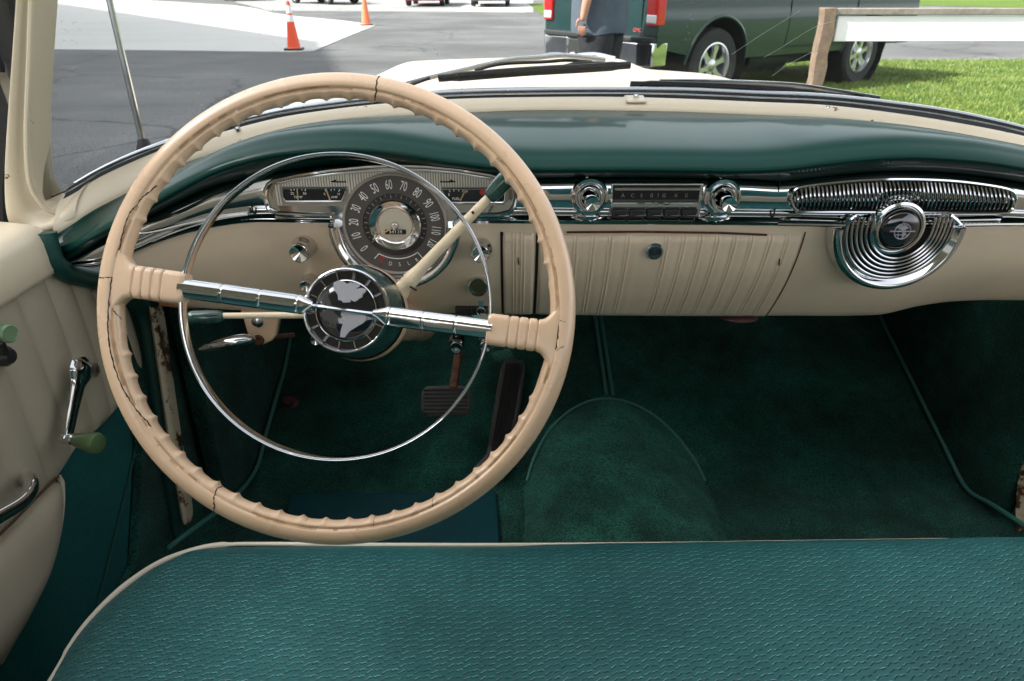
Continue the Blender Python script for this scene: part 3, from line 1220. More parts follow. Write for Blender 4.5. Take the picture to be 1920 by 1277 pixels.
def person():
    c = at_ground(1120, 185)
    loc = (.90, 7.55, 0)
    rz = R(150)                     # faces left and a little away (local +x is forward)
    e = empty("person", loc, rz)
    e.scale = (1.1, 1.1, 1.1)
    tag(e, "person in a slate blue shirt and dark trousers standing beside the tailgate", "person")
    sk = mat("skin", (.50, .26, .18), rough=.5)
    shirt = mat("slate_shirt", (.060, .080, .105), rough=.85, noise=.12, nscale=10, bump=.3, bscale=30, bdist=.01)
    trou = mat("black_trousers", (.012, .013, .017), rough=.85, noise=.2, nscale=12, bump=.3, bscale=25, bdist=.01)
    J = [((0, 0, .98), (.14, .12)), ((.01, 0, 1.18), (.15, .12)), ((0, 0, 1.38), (.16, .11)), ((0, 0, 1.52), (.07, .06)), ((.02, 0, 1.60), (.055, .055)), ((.035, 0, 1.70), (.085, .075)), ((.03, 0, 1.79), (.07, .065))]
    E = [(0, 1), (1, 2), (2, 3), (3, 4), (4, 5), (5, 6)]

    def chain(start, pts):
        prev = start
        for p_ in pts:
            J.append(p_)
            E.append((prev, len(J) - 1))
            prev = len(J) - 1
        return prev
    hands = []
    for s in (-1, 1):
        w = chain(2, [((0, s * .19, 1.43), .062), ((-.02, s * .275, 1.25), .052), ((-.02, s * .30, 1.13), .046), ((.02, s * .305, .98), .042), ((.045, s * .30, .88), .033), ((.055, s * .298, .82), (.020, .038))])
        hands.append((w, s))
        chain(0, [((0, s * .10, .90), .095), ((.01, s * .115, .50), .062), ((-.01, s * .12, .30), .052), ((-.02, s * .12, .09), .042), ((.09, s * .125, .045), .04), ((.17, s * .13, .035), .03)])
    skin_obj("body", J, E, sk, e, 2)
    # fingers and thumbs
    for w, s in hands:
        for k, (dx, ln) in enumerate(((-.026, .062), (-.009, .075), (.009, .080), (.026, .072))):
            f = MB()
            b0 = Vector((.057 + dx, s * .298, .785))
            pth = [b0, b0 + Vector((.004, -s * .004, -ln * .45)), b0 + Vector((.004, -s * .016, -ln * .8)), b0 + Vector((.002, -s * .028, -ln))]
            f.tube(spline(pth, 3), [.0098 - .0004 * i for i in range(10)], seg=8)
            f.build("finger", sk, e)
        f = MB()
        b0 = Vector((.085, s * .295, .845))
        f.tube(spline([b0, b0 + Vector((.025, -s * .006, -.025)), b0 + Vector((.032, -s * .012, -.058))], 4), [.012 - .0004 * i for i in range(9)], seg=8)
        f.build("thumb", sk, e)
    # shirt (loose, hangs over the trousers)
    ringsz = [(.72, .255, .25, .02), (.76, .26, .255, .02), (.86, .26, .25, .025), (.98, .26, .25, .03), (1.10, .25, .24, .03), (1.25, .18, .225, .02), (1.40, .15, .23, 0), (1.48, .11, .19, 0), (1.53, .08, .09, .005)]
    sb = MB()
    rows = []
    for z, a, b_, ox in ringsz:
        rows.append([(ox + a * math.cos(t) * (1 + .02 * math.sin(5 * t + z * 9)), b_ * math.sin(t) * (1 + .015 * math.sin(7 * t + z * 6)), z + .012 * math.sin(3 * t) * (z < .8)) for t in [2 * math.pi * j / 40 for j in range(40)]])
    sb.grid(rows, closed_u=True)
    so = sb.build("shirt", shirt, e, subsurf=1)
    for s in (-1, 1):
        sl = MB()
        sl.tube(spline([(0, s * .17, 1.45), (-.01, s * .235, 1.36), (-.02, s * .275, 1.22), (-.02, s * .287, 1.14)], 4), [.085 - .0015 * i for i in range(13)], seg=14, cap=False)
        sl.build("sleeve", shirt, so)
    tb = MB()
    for s in (-1, 1):
        rows = []
        for z, r in ((.98, .14), (.86, .15), (.76, .165), (.68, .17), (.5, .14), (.3, .125), (.12, .12), (.06, .12)):
            rows.append([(.0 + r * math.cos(t) * 1.05, s * (.115 if z < .9 else .06) + r * .75 * math.sin(t), z) for t in [2 * math.pi * j / 20 for j in range(20)]])
        tb.grid(rows, closed_u=True)
    tb.build("trousers", trou, e, subsurf=1)
    for s in (-1, 1):
        sh = MB()
        sh.sphere((.06, s * .125, .05), (.145, .055, .05))
        sh.build("shoe", M['plastic'], e)
    hr = MB()
    hr.sphere((.02, 0, 1.775), (.105, .092, .09))
    hr.build("hair", mat("grey_hair", (.15, .13, .11), rough=.8), e)


person()

# ==================================================================== THE CAR WE SIT IN
CAR = empty("vintage_car", (0.2, 0.8, 0), world_children=True)
tag(CAR, "vintage cream and dark green car seen from its cabin, with tan steering wheel", "car")


def part(name, mb, m, parent=None, **k):
    return mb.build(name, m, parent or CAR, **k)


# ---------- windshield lines (glass base O, inner gasket edge A, dash edge B)
fO = Cv([(-.66, .80), (-.61, .90), (-.533, 1.02), (-.43, 1.095), (-.3, 1.14), (-.1, 1.185), (.2, 1.20), (.5, 1.185), (.7, 1.14), (.83, 1.095), (.933, 1.02), (1.01, .90), (1.06, .80)])
fA = lambda x: fO(x) - .022
fB = Cv([(-.66, .80), (-.60, .855), (-.53, .945), (-.43, 1.03), (-.3, 1.085), (-.1, 1.128), (.2, 1.14), (.5, 1.128), (.7, 1.085), (.83, 1.03), (.93, .945), (1.0, .855)])
O_px = [(95, 372), (133, 356), (166, 336), (233, 303), (280, 284), (400, 245), (533, 211), (640, 196), (800, 181), (1000, 174), (1190, 173), (1280, 174), (1420, 180), (1550, 186), (1680, 200), (1800, 218), (1920, 245), (2060, 284)]
A_px = [(96, 379), (133, 371), (166, 346), (233, 312), (280, 292), (400, 256), (533, 223), (640, 208), (800, 193), (1000, 187), (1190, 187), (1280, 190), (1420, 196), (1550, 202), (1680, 217), (1800, 236), (1920, 261), (2060, 300)]
B_px = [(90, 443), (130, 420), (163, 397), (233, 360), (333, 307), (433, 276), (533, 247), (640, 225), (800, 212), (1000, 203), (1190, 204), (1280, 206), (1420, 212), (1550, 219), (1680, 236), (1800, 256), (1920, 277), (2060, 312)]
O3 = [at_plan(a, b, fO) for a, b in O_px]
A3 = [at_plan(a, b, fA) for a, b in A_px]
B3 = [at_plan(a, b, fB) for a, b in B_px]
zO = Cv([(p.x, p.z) for p in O3])
zA = Cv([(p.x, p.z) for p in A3])
zB = Cv([(p.x, p.z) for p in B3])
XS = [-.60 + 1.50 * i / 120 for i in range(121)]

# windscreen (tinted glass, 5 mm)
ws = MB()
rows = []
xg = [-.617 + 1.60 * i / 80 for i in range(81)]
for k in range(13):
    h = k / 12
    row = []
    for x in xg:
        off = abs(x - .2)
        lean = .52 * max(0, 1 - (off / .84) ** 3) + .03
        z0 = zO(x) if x < .85 else zO(.85) - (x - .85) * .35
        dz = (1.52 - z0) * h
        row.append((x, fO(x) - lean * dz, z0 + dz))
    rows.append(row)
ws.grid(rows)
wsh = part("windshield", ws, M['glass'], smooth=60, solid=.005, recalc=False)
gk = MB()
gk.grid([[(x, fO(x) + .004, zO(x) + .001) for x in XS], [(x, fO(x) - .004, zO(x) + .004) for x in XS], [(x, fA(x), zA(x) + .001) for x in XS], [(x, fA(x) - .002, zA(x) - .010) for x in XS]])
part("rubber_gasket", gk, M['black'], wsh, smooth=60)
tr = MB()
tr.tube([(x, fO(x) + .014, zO(x) + .001) for x in XS], .0062, seg=10)
part("chrome_trim", tr, M['brushed'], wsh)
tr = MB()
tr.tube([(x, fO(x) - .012, .5 * (zO(x) + zA(x)) + .004) for x in XS], .0016, seg=6)
part("gasket_bead", tr, M['brushed'], wsh)

sm = mat("scratch_mark", (.55, .58, .58), rough=.6)
for pts in (((1432, 108), (1460, 92), (1495, 70), (1530, 50), (1570, 38)), ((1372, 102), (1420, 70), (1460, 45), (1500, 20)), ((1448, 142), (1480, 120), (1510, 104), (1534, 92))):
    q = MB()
    q.tube(spline([at_plan(a, b, lambda x: fO(x) - .5 * (.02 + (172 - b) * .0012)) for a, b in pts], 6), .00028, seg=5)
    part("scratch", q, sm, wsh)
# cream inner frame of the windshield
fr = MB()
rows = []
for x in XS:
    a = Vector((x, fA(x), zA(x)))
    b = Vector((x, fB(x), zB(x)))
    up = Vector((0, 0, .008))
    rows.append([a + Vector((0, .006, -.012)), a, a.lerp(b, .12) + up * .9, a.lerp(b, .5) + up * 1.15, a.lerp(b, .86) + up * .7, b + Vector((0, 0, -.001)), b + Vector((0, .004, -.012))])
fr.grid(rows)
wf = part("windshield_frame", fr, M['frame'], smooth=60, subsurf=1)
cl = MB()
c0 = at_plan(1190, 195, lambda x: fB(x) + .02) + Vector((0, 0, .0075))
cl.box(c0, (.033, .036, .005), Matrix.Rotation(R(6), 3, 'X'))
part("joint_clip", cl, M['frame'], wf, bevel=.003)
for a, b in ((447, 251), (1550, 212), (1192, 194), (160, 382)):
    s = MB()
    c = at_plan(a, b, lambda x: .5 * (fB(x) + fA(x))) + Vector((0, 0, .013 if a == 1192 else .009))
    s.lathe(c, (0, -.2, 1), [(.0042, -.004), (.0042, .0), (.003, .0014), (0, .0016)], seg=12)
    s.mat(1).box(c + Vector((0, 0, .0016)), (.006, .001, .0006))
    part("screw", s, [M['brushed'], M['void']], wf)

# A-pillar, left
out_px = [(48, -160), (38, 0), (28, 120), (16, 250), (8, 350), (10, 415), (24, 444), (52, 450), (90, 444)]
in_px = [(88, -160), (78, 0), (70, 120), (66, 240), (70, 318), (80, 354), (92, 372), (110, 376), (133, 372)]
rows = []
n = len(out_px)
yo = [.86, .86, .86, .862, .866, .868, .868, .866, .860]
yi = [.875, .875, .875, .878, .882, .886, .894, .905, .925]
for i in range(n):
    o_ = at_y(*out_px[i], yo[i])
    ii = at_y(*in_px[i], yi[i])
    f1 = Vector((0, -.020, .004))
    rows.append([o_ + Vector((-.01, .05, 0)), o_, o_.lerp(ii, .28) + f1, o_.lerp(ii, .62) + f1 * .9, o_.lerp(ii, .70) + f1 * .45, o_.lerp(ii, .92) + f1 * .5, ii, ii + Vector((0, .03, -.003))])
for (oa, ia) in (((116, 429), (150, 361)), ((140, 414), (172, 342))):
    o_ = at_plan(*oa, lambda x: fB(x) - .002)
    ii = at_plan(*ia, lambda x: fA(x) - .002)
    f1 = Vector((0, -.004, .010))
    rows.append([o_ + Vector((0, .02, -.01)), o_, o_.lerp(ii, .28) + f1, o_.lerp(ii, .62) + f1 * .95, o_.lerp(ii, .70) + f1 * .8, o_.lerp(ii, .92) + f1 * .6, ii, ii + Vector((0, .01, -.006))])
ap = MB()
ap.grid(rows)
pil = part("windshield_pillar", ap, M['frame'], smooth=80, subsurf=2)
q = MB()
q.tube(spline([at_y(a, b, y_) for a, b, y_ in ((66, -160, .853), (58, 0, .853), (54, 120, .853), (49, 250, .856), (54, 335, .860), (70, 374, .866), (92, 396, .872), (122, 402, .885))], 6), .0028, seg=8)
part("inner_bead", q, M['frame'], pil)
rs = MB()
for a, b, l in ((30, 437, .012), (52, 441, .02), (40, 430, .006), (64, 436, .008)):
    c = at_y(a, b, .842)
    rs.sphere(c, (l, .003, .003), 10, 6)
part("rust_patch", rs, M['rust'], pil)
wsr = MB()
poly = [(-60, -160), (44, -160), (36, 0), (26, 120), (12, 250), (4, 350), (6, 420), (14, 452), (-60, 452)]
wsr.prism([at_y(a, b, .905) for a, b in poly], (0, .03, 0))
part("vent_window_seal", wsr, M['black'], smooth=0)

# ---------- dash top (green brow)
L_px = [(96, 468), (130, 462), (180, 436), (250, 398), (300, 369), (350, 342), (400, 318), (440, 304), (480, 293), (560, 281), (640, 277), (700, 279), (760, 286), (830, 297), (900, 306), (1000, 313), (1100, 313), (1200, 313), (1300, 314), (1400, 315), (1480, 311), (1560, 301), (1640, 293), (1700, 290), (1800, 294), (1860, 300), (1920, 310), (2060, 338)]
U_px = [(110, 496), (140, 484), (200, 448), (270, 412), (340, 378), (400, 351), (460, 336), (500, 327), (560, 317), (640, 310), (720, 310), (800, 314), (860, 319), (920, 327), (980, 334), (1100, 334), (1250, 335), (1400, 338), (1470, 341), (1540, 333), (1620, 325), (1690, 322), (1780, 326), (1860, 335), (1920, 345), (2060, 372)]
fL = Cv([(-.62, .85), (-.52, .822), (-.4, .803), (-.25, .80), (.7, .80), (.85, .815), (1.0, .85)])
L3 = [at_plan(a, b, fL) for a, b in L_px]
U3 = [at_y(a, b, .85) for a, b in U_px]
zL = Cv([(p.x, p.z) for p in L3])
zU = Cv([(p.x, p.z) for p in U3])
XD = [-.603 + 1.498 * i / 200 for i in range(201)]
dt = MB()
rows = []
for x in XD:
    l = Vector((x, fL(x), zL(x)))
    b = Vector((x, fB(x), zB(x) - .003))
    u = Vector((x, .852, zU(x)))
    dy = b.y - l.y
    k = min(1, dy / .25)
    cr = l + Vector((0, .042 * k, .0155 * k))
    P = [b + Vector((0, .02, -.012)), b, b.lerp(cr, .35) + Vector((0, 0, .005 * k)), b.lerp(cr, .7) + Vector((0, 0, .005 * k)), cr,
         l + Vector((0, .016 * k, .0085 * k)), l + Vector((0, .003, .002)), l + Vector((0, .0, -.004)), l + Vector((0, .006, -.009)), l.lerp(u, .5) + Vector((0, -.002, -.003)), u + Vector((0, -.004, .002)), u + Vector((0, .01, 0))]
    rows.append(spline(P, 5))
dt.grid(rows)
part("dash_top", dt, M['teal_paint'], smooth=70)

# ---------- chrome band across the dash
Cb_px = [(110, 500), (140, 497), (190, 500), (245, 478), (300, 455), (350, 439), (400, 428), (470, 419), (560, 419), (900, 420), (1100, 422), (1300, 423), (1480, 425), (1600, 428), (1760, 427), (1920, 424), (2060, 424)]
C3 = [at_y(a, b, .845) for a, b in Cb_px]
zC = Cv([(p.x, p.z) for p in C3])
cb = MB()
rows = []
for x in XD:
    u, c = zU(x), zC(x)
    hgt = max(u - c, .004)
    k = min(1, hgt / .055)
    rows.append([(x, .862, u), (x, .8505, u - .001), (x, .8465, u - .0035 * k)] + [(x, .8470 - .0042 * math.sin(math.pi * (.12 + .70 * w_)), u - .0035 * k + (c + .0205 * k - u + .0035 * k) * w_) for w_ in (.1, .22, .36, .5, .64, .78, .9)] + [(x, .8455, c + .0205 * k), (x, .849, c + .0188 * k), (x, .8505, c + .0165 * k), (x, .8475, c + .0145 * k), (x, .841, c + .012 * k), (x, .8375, c + .0075 * k), (x, .8395, c + .003 * k), (x, .846, c), (x, .862, c)])
cb.grid(rows)
band = part("dash_chrome_band", cb, M['chrome'], smooth=50)
# raised outline of the recess at the band's left end
ol = [(463, 345), (400, 368), (340, 396), (290, 415), (262, 424), (258, 430), (266, 437), (300, 432), (350, 419), (410, 408), (465, 401)]
q = MB()
q.tube(spline([at_y(a, b, .843) for a, b in ol], 8), .0022, seg=8)
part("recess_outline", q, M['chrome'], band)
q = MB()
poly = [(466, 340), (466, 402), (410, 409), (350, 420), (300, 433), (268, 437), (260, 430), (264, 425), (340, 397), (400, 369)]
q.prism([at_y(a, b, .8445) for a, b in poly], (0, .004, 0))
part("recess_panel", q, M['brushed'], band, smooth=0)
for xx in (470, 1456):
    q = MB()
    c = at_y(xx, 375, .8448)
    q.box(c + Vector((0, 0, .002)), (.0014, .002, .05))
    part("joint_line", q, M['void'], band, smooth=0)

# ---------- cream lower dash
Pb_px = [(215, 545), (250, 556), (290, 565), (360, 575), (450, 581), (600, 584), (940, 587), (1200, 590), (1490, 591), (1600, 591), (1660, 588), (1720, 574), (1780, 565), (1840, 562), (1920, 562), (2060, 562)]
P3 = [at_y(a, b, .93) for a, b in Pb_px]
zP = Cv([(p.x, p.z) for p in P3])


def panel_y(v):
    return .8565 + .0735 * max(0, min(1, v)) ** 1.7


def panel_pt(x, z):
    v = (zC(x) - z) / (zC(x) - zP(x))
    return Vector((x, panel_y(v), z))


def on_panel(px, py):
    y = .87
    for _ in range(40):
        p = at_y(px, py, y)
        y = .5 * y + .5 * panel_pt(p.x, p.z).y
    return at_y(px, py, y)


lp = MB()
rows = []
XP = [-.548 + 1.44 * i / 160 for i in range(161)]
for x in XP:
    c, p_ = zC(x) + .001, zP(x)
    r_ = []
    for j in range(17):
        v = j / 16
        roll = .006 * math.exp(-v * 14)
        r_.append((x, panel_y(v) + roll * (j == 0) * .6, c + (p_ - c) * v))
    r_ += [(x, .9345, p_ - .003), (x, .945, p_ - .003), (x, .985, p_ + .01)]
    rows.append(r_)
lp.grid(rows)
lower = part("lower_dash_panel", lp, M['dash_cream'], smooth=60)
q = MB()
q.tube([at_y(a, b, .935) for a, b in ((300, 569), (345, 573), (400, 573), (482, 570))], .004, seg=8)
part("rusty_lip", q, mat("rust_orange", (.30, .13, .05), rough=.8, noise=.4, nscale=60), lower)

# ---------- glove box and ashtray (pleated vinyl lids)
XC, ZREF = .2, 0


def pleated(name, px0, px1, ptop, pleats, parent=CAR, proud=.0045):
    xa, xb = on_panel(px0, 470).x, on_panel(px1, 470).x
    nx = max(60, int((xb - xa) / .0011))
    rows = []
    pl = [on_panel(a, 470).x for a in pleats]
    for i in range(nx + 1):
        x = xa + (xb - xa) * i / nx
        zt = at_y(960, ptop, .858).z
        zb = zP(x) + .0005
        d = 0.0
        for p_ in pl:
            for o_, amp in ((-.0021, 1), (.0021, .9)):
                d += .0017 * amp * math.exp(-((x - p_ - o_) / .0010) ** 2)
            d -= .0007 * math.exp(-((x - p_) / .0011) ** 2)
            d += .0006 * math.exp(-((x - p_ - .011) / .006) ** 2)
        e = min(x - xa, xb - x)
        edge = .0035 * max(0, 1 - e / .004) ** 2
        r_ = []
        for j in range(25):
            v = j / 24
            z = zt + (zb - zt) * v
            y = panel_pt(x, z).y - proud
            fade = min(1, v / .05) * min(1, (1 - v) / .03 + .3)
            tuck = .004 * max(0, 1 - v / .03) ** 2
            r_.append((x, y - d * fade + edge + tuck + .0006 * math.sin(x * 160 + v * 5) * math.exp(-v * 6), z))
        back0, back1 = r_[0], r_[-1]
        r_ = [(x, back0[1] + .012, back0[2])] + r_ + [(x, back1[1] + .012, back1[2] - .001)]
        rows.append(r_)
    g_ = MB()
    g_.grid(rows)
    k = len(rows[0])
    g_.face(list(range(k)))
    g_.face([nx * k + j for j in reversed(range(k))])
    return part(name, g_, M['vinyl'], parent, smooth=50)


ash = pleated("ashtray_lid", 943, 1002, 436, [965, 980])
gl = pleated("glove_box_lid", 1012, 1496, 439, [1050, 1078, 1110, 1142, 1174, 1246, 1277, 1308, 1339, 1371, 1402, 1436, 1468])
for a in (941, 1007, 1499):
    q = MB()
    x = on_panel(a, 470).x
    z0, z1 = at_y(960, 434, .858).z, zP(x)
    q.add([], [])
    pts = [panel_pt(x, z0 + (z1 - z0) * j / 12) for j in range(13)]
    gw = .0010 if a == 1499 else .0020
    q.grid([[p_ + Vector((-gw, -.0008, 0)) for p_ in pts], [p_ + Vector((gw, -.0008, 0)) for p_ in pts]])
    part("lid_gap", q, M['rust'] if a == 1499 else M['void'], lower, smooth=0)
q = MB()
q.tube([panel_pt(at_y(a, b, .858).x, at_y(a, b, .858).z) + Vector((0, -.003, 0)) for a, b in ((1062, 434), (1200, 433), (1350, 435), (1436, 439))], .0016, seg=6)
part("rusty_gap", q, M['rust'], gl)
c = on_panel(1225, 467) + Vector((0, -.006, 0))
lk = MB()
lk.lathe(c, (0, -1, -.12), [(.0118, 0), (.0122, .003), (.0105, .0055), (.0085, .0052), (.0078, .003), (0, .003)], seg=28)
lo = part("lock", lk, M['chrome'], gl)
q = MB()
q.lathe(c, (0, -1, -.12), [(.0078, .0032), (.0072, .0036), (0, .0038)], seg=20)
q.mat(1).box(c + Vector((0, -.0042, 0)), (.0018, .0008, .007))
part("key_slot", q, [M['dial_dark'], M['chrome']], lo)
q = MB()
for a, b, h in ((972, 486, .011), (1458, 488, .010)):
    q.box(on_panel(a, b) + Vector((0, -.0052, 0)), (.0012, .004, h), Matrix.Rotation(R(-6), 3, 'Y'))
part("tear", q, M['void'], gl, smooth=0)
q = MB()
q.sphere(at_y(1385, 594, .94), (.03, .02, .006))
part("latch_cover", q, M['maroon'], gl)

# ---------- instrument cluster
IC = empty("instrument_cluster", (0, 0, 0))
IC.parent = CAR
IC.matrix_parent_inverse = BASE["vintage_car"].inverted()


def on(px, py, y):
    return at_y(px, py, y)


def circ(cx, cy, r, a0, a1, n):
    return [(cx + r * math.cos(R(a0 + (a1 - a0) * i / n)), cy + r * math.sin(R(a0 + (a1 - a0) * i / n))) for i in range(n + 1)]


YH = .834
hs = [(498, 356), (503, 346), (514, 338), (560, 328), (620, 319), (690, 312), (745, 310), (800, 312), (860, 318), (920, 328), (952, 338), (965, 349), (969, 366), (966, 386), (955, 399), (935, 404), (866, 405)]
hs += circ(738, 422, 116, -6, 186, 40)[1:-1]
hs += [(622, 404), (560, 403), (520, 401), (503, 392), (497, 374)]
q = MB()
q.prism([on(a, b, YH) for a, b in hs], (0, .03, 0))
part("housing", q, M['chrome'], IC, bevel=.004, segs=3)
q = MB()
q.tube([on(a, b, YH - .002) for a, b in hs[-5:] + hs[:17]], .0028, seg=8)
part("housing_rim", q, M['chrome'], IC)
# speedometer cup
cs = on(741, 423, YH)
q = MB()
q.lathe(cs, (0, -1, 0), [(.0815, -.02), (.0835, .0), (.0830, .009), (.0808, .0155), (.0772, .0185), (.0735, .0172), (.0715, .0130), (.0700, .0122), (.0682, .0145), (.0662, .0120), (.0646, .004), (.0632, .002)], seg=90, a0=R(178), a1=R(361), ref=(1, 0, 0))
part("speedometer_bezel", q, M['chrome'], IC, smooth=60)
# ribbed plate
pl = [(513, 380), (511, 362), (516, 350), (530, 343), (570, 335), (640, 326), (700, 321), (741, 320), (800, 321), (860, 326), (920, 337), (945, 345), (952, 356), (952, 378), (944, 385), (850, 386), (834, 398)] + circ(741, 422, 92, -16, -164, 30) + [(648, 398), (636, 386), (520, 386)]
q = MB()
q.prism([on(a, b, YH - .003) for a, b in pl], (0, .006, 0))
for i in range(86):
    a = 520 + i * 5.0
    top = np.interp(a, [520, 570, 640, 741, 860, 920, 945], [347, 336, 327, 321, 327, 338, 346])
    bot = np.interp(a, [520, 528, 529, 652, 653, 828, 829, 945, 946], [384, 384, 349, 349, 386, 386, 350, 350, 384])
    if abs(a - 741) < 100:
        bot = min(bot, 422 - math.sqrt(100 ** 2 - (a - 741) ** 2))
    if bot - top < 2:
        continue
    p0, p1 = on(a, top, YH - .0036), on(a, bot, YH - .0036)
    q.mat(1).box((p0 + p1) / 2, (.0016, .0026, (p0 - p1).length))
part("ribbed_plate", q, [M['plate'], mat("rib_silver", (.74, .70, .61), rough=.4, metal=.2)], IC, smooth=30)
for a, d in ((634, -1), (840, 1)):
    w = MB()
    pts = [(-15 * d, -1), (4 * d, -1), (4 * d, -4.5), (16 * d, .5), (2 * d, 1.5), (-15 * d, 1.2)]
    w.prism([on(a + x, 341 + y, YH - .0052) for x, y in pts], (0, .002, 0))
    part("turn_arrow", w, M['void'], IC, smooth=0)


def gauge(pts, ticks, texts, ndl):
    w = MB()
    w.prism([on(a, b, YH - .0056) for a, b in pts], (0, .003, 0))
    go = part("gauge", w, M['gauge_black'], IC, smooth=0)
    f = MB()
    f.tube([on(a, b, YH - .0058) for a, b in pts], .0011, seg=6, closed=True)
    part("gauge_frame", f, M['brushed'], go)
    t = MB()
    for a, b, a2, b2 in ticks:
        t.tube([on(a, b, YH - .0062), on(a2, b2, YH - .0062)], .0005, seg=4)
    for s, a, b, sz in texts:
        c_ = on(a, b, YH - .0063)
        text_mb(t, s, sz, Matrix.Translation(c_) @ Matrix.Rotation(R(90), 4, 'X'))
    part("gauge_markings", t, M['number'], go, smooth=0)
    n_ = MB()
    a, b, a2, b2 = ndl
    n_.tube([on(a, b, YH - .0070), on(a2, b2, YH - .0070)], .0008, seg=5)
    part("gauge_needle", n_, M['needle'], go)


gauge([(530, 353), (648, 353), (649, 358), (640, 377), (536, 377), (531, 372)],
      [(544, 354, 547, 358), (551, 354, 552, 357), (566, 354, 566, 357), (573, 354, 572, 358), (609, 355, 611, 359), (621, 354, 621, 358), (627, 354, 627, 357), (637, 355, 635, 359)],
      [("20", 548, 363, .0045), ("30", 571, 363, .0045), ("TEMP", 559, 370, .0045), ("C", 609, 364, .0042), ("H", 635, 364, .0042), ("AMP", 627, 370, .0042)], (557, 354, 559, 376))
n_ = MB()
n_.tube([on(611, 354, YH - .0070), on(619, 376, YH - .0070)], .0009, seg=5)
part("gauge_needle", n_, M['needle'], IC)
gauge([(829, 354), (943, 354), (948, 358), (947, 376), (942, 380), (842, 380), (838, 377)],
      [(842, 356, 844, 360), (851, 355, 851, 359), (860, 355, 860, 359), (869, 356, 867, 360), (877, 357, 874, 361)],
      [("E", 842, 365, .0045), ("FUEL", 855, 373, .0045), ("F", 868, 366, .0042), ("OIL", 930, 368, .0045)], (873, 356, 863, 376))
w = MB()
w.lathe(on(905, 360, YH - .0062), (0, -1, 0), [(.004, -.001), (.004, .0006), (0, .001)], seg=14)
part("warning_lamp", w, M['red_mark'], IC)

# speedometer dial
cd = on(741, 422, YH - .004)
q = MB()
q.lathe(cd, (0, -1, 0), [(.0632, -.006), (.0632, .0005), (.0405, .0005), (.0398, -.0015), (0, -.0015)], seg=80)
sp = part("speedometer", q, M['dial'], IC, smooth=25)
q = MB()
q.lathe(cd, (0, -1, 0), [(.0655, -.004), (.0662, .001), (.0650, .003), (.0632, .0025), (.0626, .0005)], seg=90)
part("dial_rim", q, M['plate'], sp)
q = MB()
q.lathe(cd, (0, -1, 0), [(.0398, -.0012), (.0310, -.0012)], seg=70)
part("inner_dial", q, M['dial_dark'], sp, smooth=0)
q = MB()
q.lathe(cd, (0, -1, 0), [(.0325, -.001), (.0328, .003), (.0315, .0045), (.0295, .0035), (.0255, .0005), (.0215, -.0005), (.0, -.0005)], seg=70)
part("centre_dish", q, M['chrome'], sp)
q = MB()
q.lathe(cd + Vector((0, 0, 0)), (0, -1, 0), [(.0212, -.0002), (.0205, .0008), (0, .0008)], seg=48)
part("odometer_face", q, M['odo_cream'], sp)
q = MB()
co = cd + Vector((0, -.0014, -.0085))
q.box(co, (.026, .001, .006))
od = part("odometer_window", q, M['gauge_black'], sp)
q = MB()
text_mb(q, "34128", .0055, Matrix.Translation(co + Vector((0, -.0008, 0))) @ Matrix.Rotation(R(90), 4, 'X'), sx=1.25)
part("odometer_digits", q, M['number'], od, smooth=0)
nm = MB()
tk = MB()
for i, v in enumerate(range(0, 121, 10)):
    a = R(216 - 20.3 * i)
    d = Vector((math.cos(a), 0, math.sin(a)))
    c_ = cd + d * .0512 + Vector((0, -.0012, 0))
    MM = Matrix.Translation(c_) @ Matrix.Rotation(R(90), 4, 'X') @ Matrix.Rotation(a - R(90), 4, 'Z')
    text_mb(nm, str(v), .0172, MM, sx=.52 if v < 100 else .46)
    for k in ((0, 2) if v < 120 else (0,)):
        a2 = R(216 - 20.3 * i - 20.3 * k / 4)
        d2 = Vector((math.cos(a2), 0, math.sin(a2)))
        l0 = .0345 if k == 0 else .0365
        tk.tube([cd + d2 * l0 + Vector((0, .0005, 0)), cd + d2 * .0390 + Vector((0, .0005, 0))], .0004 if k else .0006, seg=4)
part("speed_numbers", nm, M['number'], sp, smooth=0)
part("speed_ticks", tk, mat("dim_ticks", (.30, .29, .27), rough=.5), sp, smooth=0)
q = MB()
arc = circ(0, 0, 1, 0, 1, 1)
ptsl = [cd + Vector((.0445 * math.cos(R(a)), -.001, .0445 * math.sin(R(a)))) for a in range(238, 307, 4)]
ptsl = [cd + Vector((.0535 * math.cos(R(236)), -.001, .0535 * math.sin(R(236))))] + ptsl + [cd + Vector((.0535 * math.cos(R(306)), -.001, .0535 * math.sin(R(306))))]
q.tube(ptsl, .0006, seg=5)
for s, a in (("D", 259), ("S", 272), ("L", 285), ("R", 298)):
    c_ = cd + Vector((.0525 * math.cos(R(a)), -.0012, .0525 * math.sin(R(a))))
    text_mb(q, s, .0075, Matrix.Translation(c_) @ Matrix.Rotation(R(90), 4, 'X') @ Matrix.Rotation(R(a - 270), 4, 'Z'), sx=.8)
part("gear_letters", q, M['number'], sp, smooth=0)
q = MB()
c_ = cd + Vector((.0525 * math.cos(R(245)), -.0012, .0525 * math.sin(R(245))))
text_mb(q, "N", .0072, Matrix.Translation(c_) @ Matrix.Rotation(R(90), 4, 'X') @ Matrix.Rotation(R(-25), 4, 'Z'), sx=.8)
c_ = cd + Vector((.0465 * math.cos(R(247)), -.0014, .0465 * math.sin(R(247))))
q.prism([c_ + Vector((x, 0, z)) for x, z in ((-.0032, .0015), (.0034, .0026), (-.001, -.003))], (0, .0008, 0))
part("gear_pointer", q, M['red_mark'], sp, smooth=0)
q = MB()
e_ = on(699, 449, YH - .009)
ctr = cd + Vector((0, -.006, 0))
q.tube([ctr, e_], [.0011, .0007], seg=6)
part("speed_needle", q, M['needle'], sp)
q = MB()
q.lathe(cd, (0, -1, 0), [(.0052, .0), (.0052, .006), (.0035, .0085), (0, .009)], seg=20)
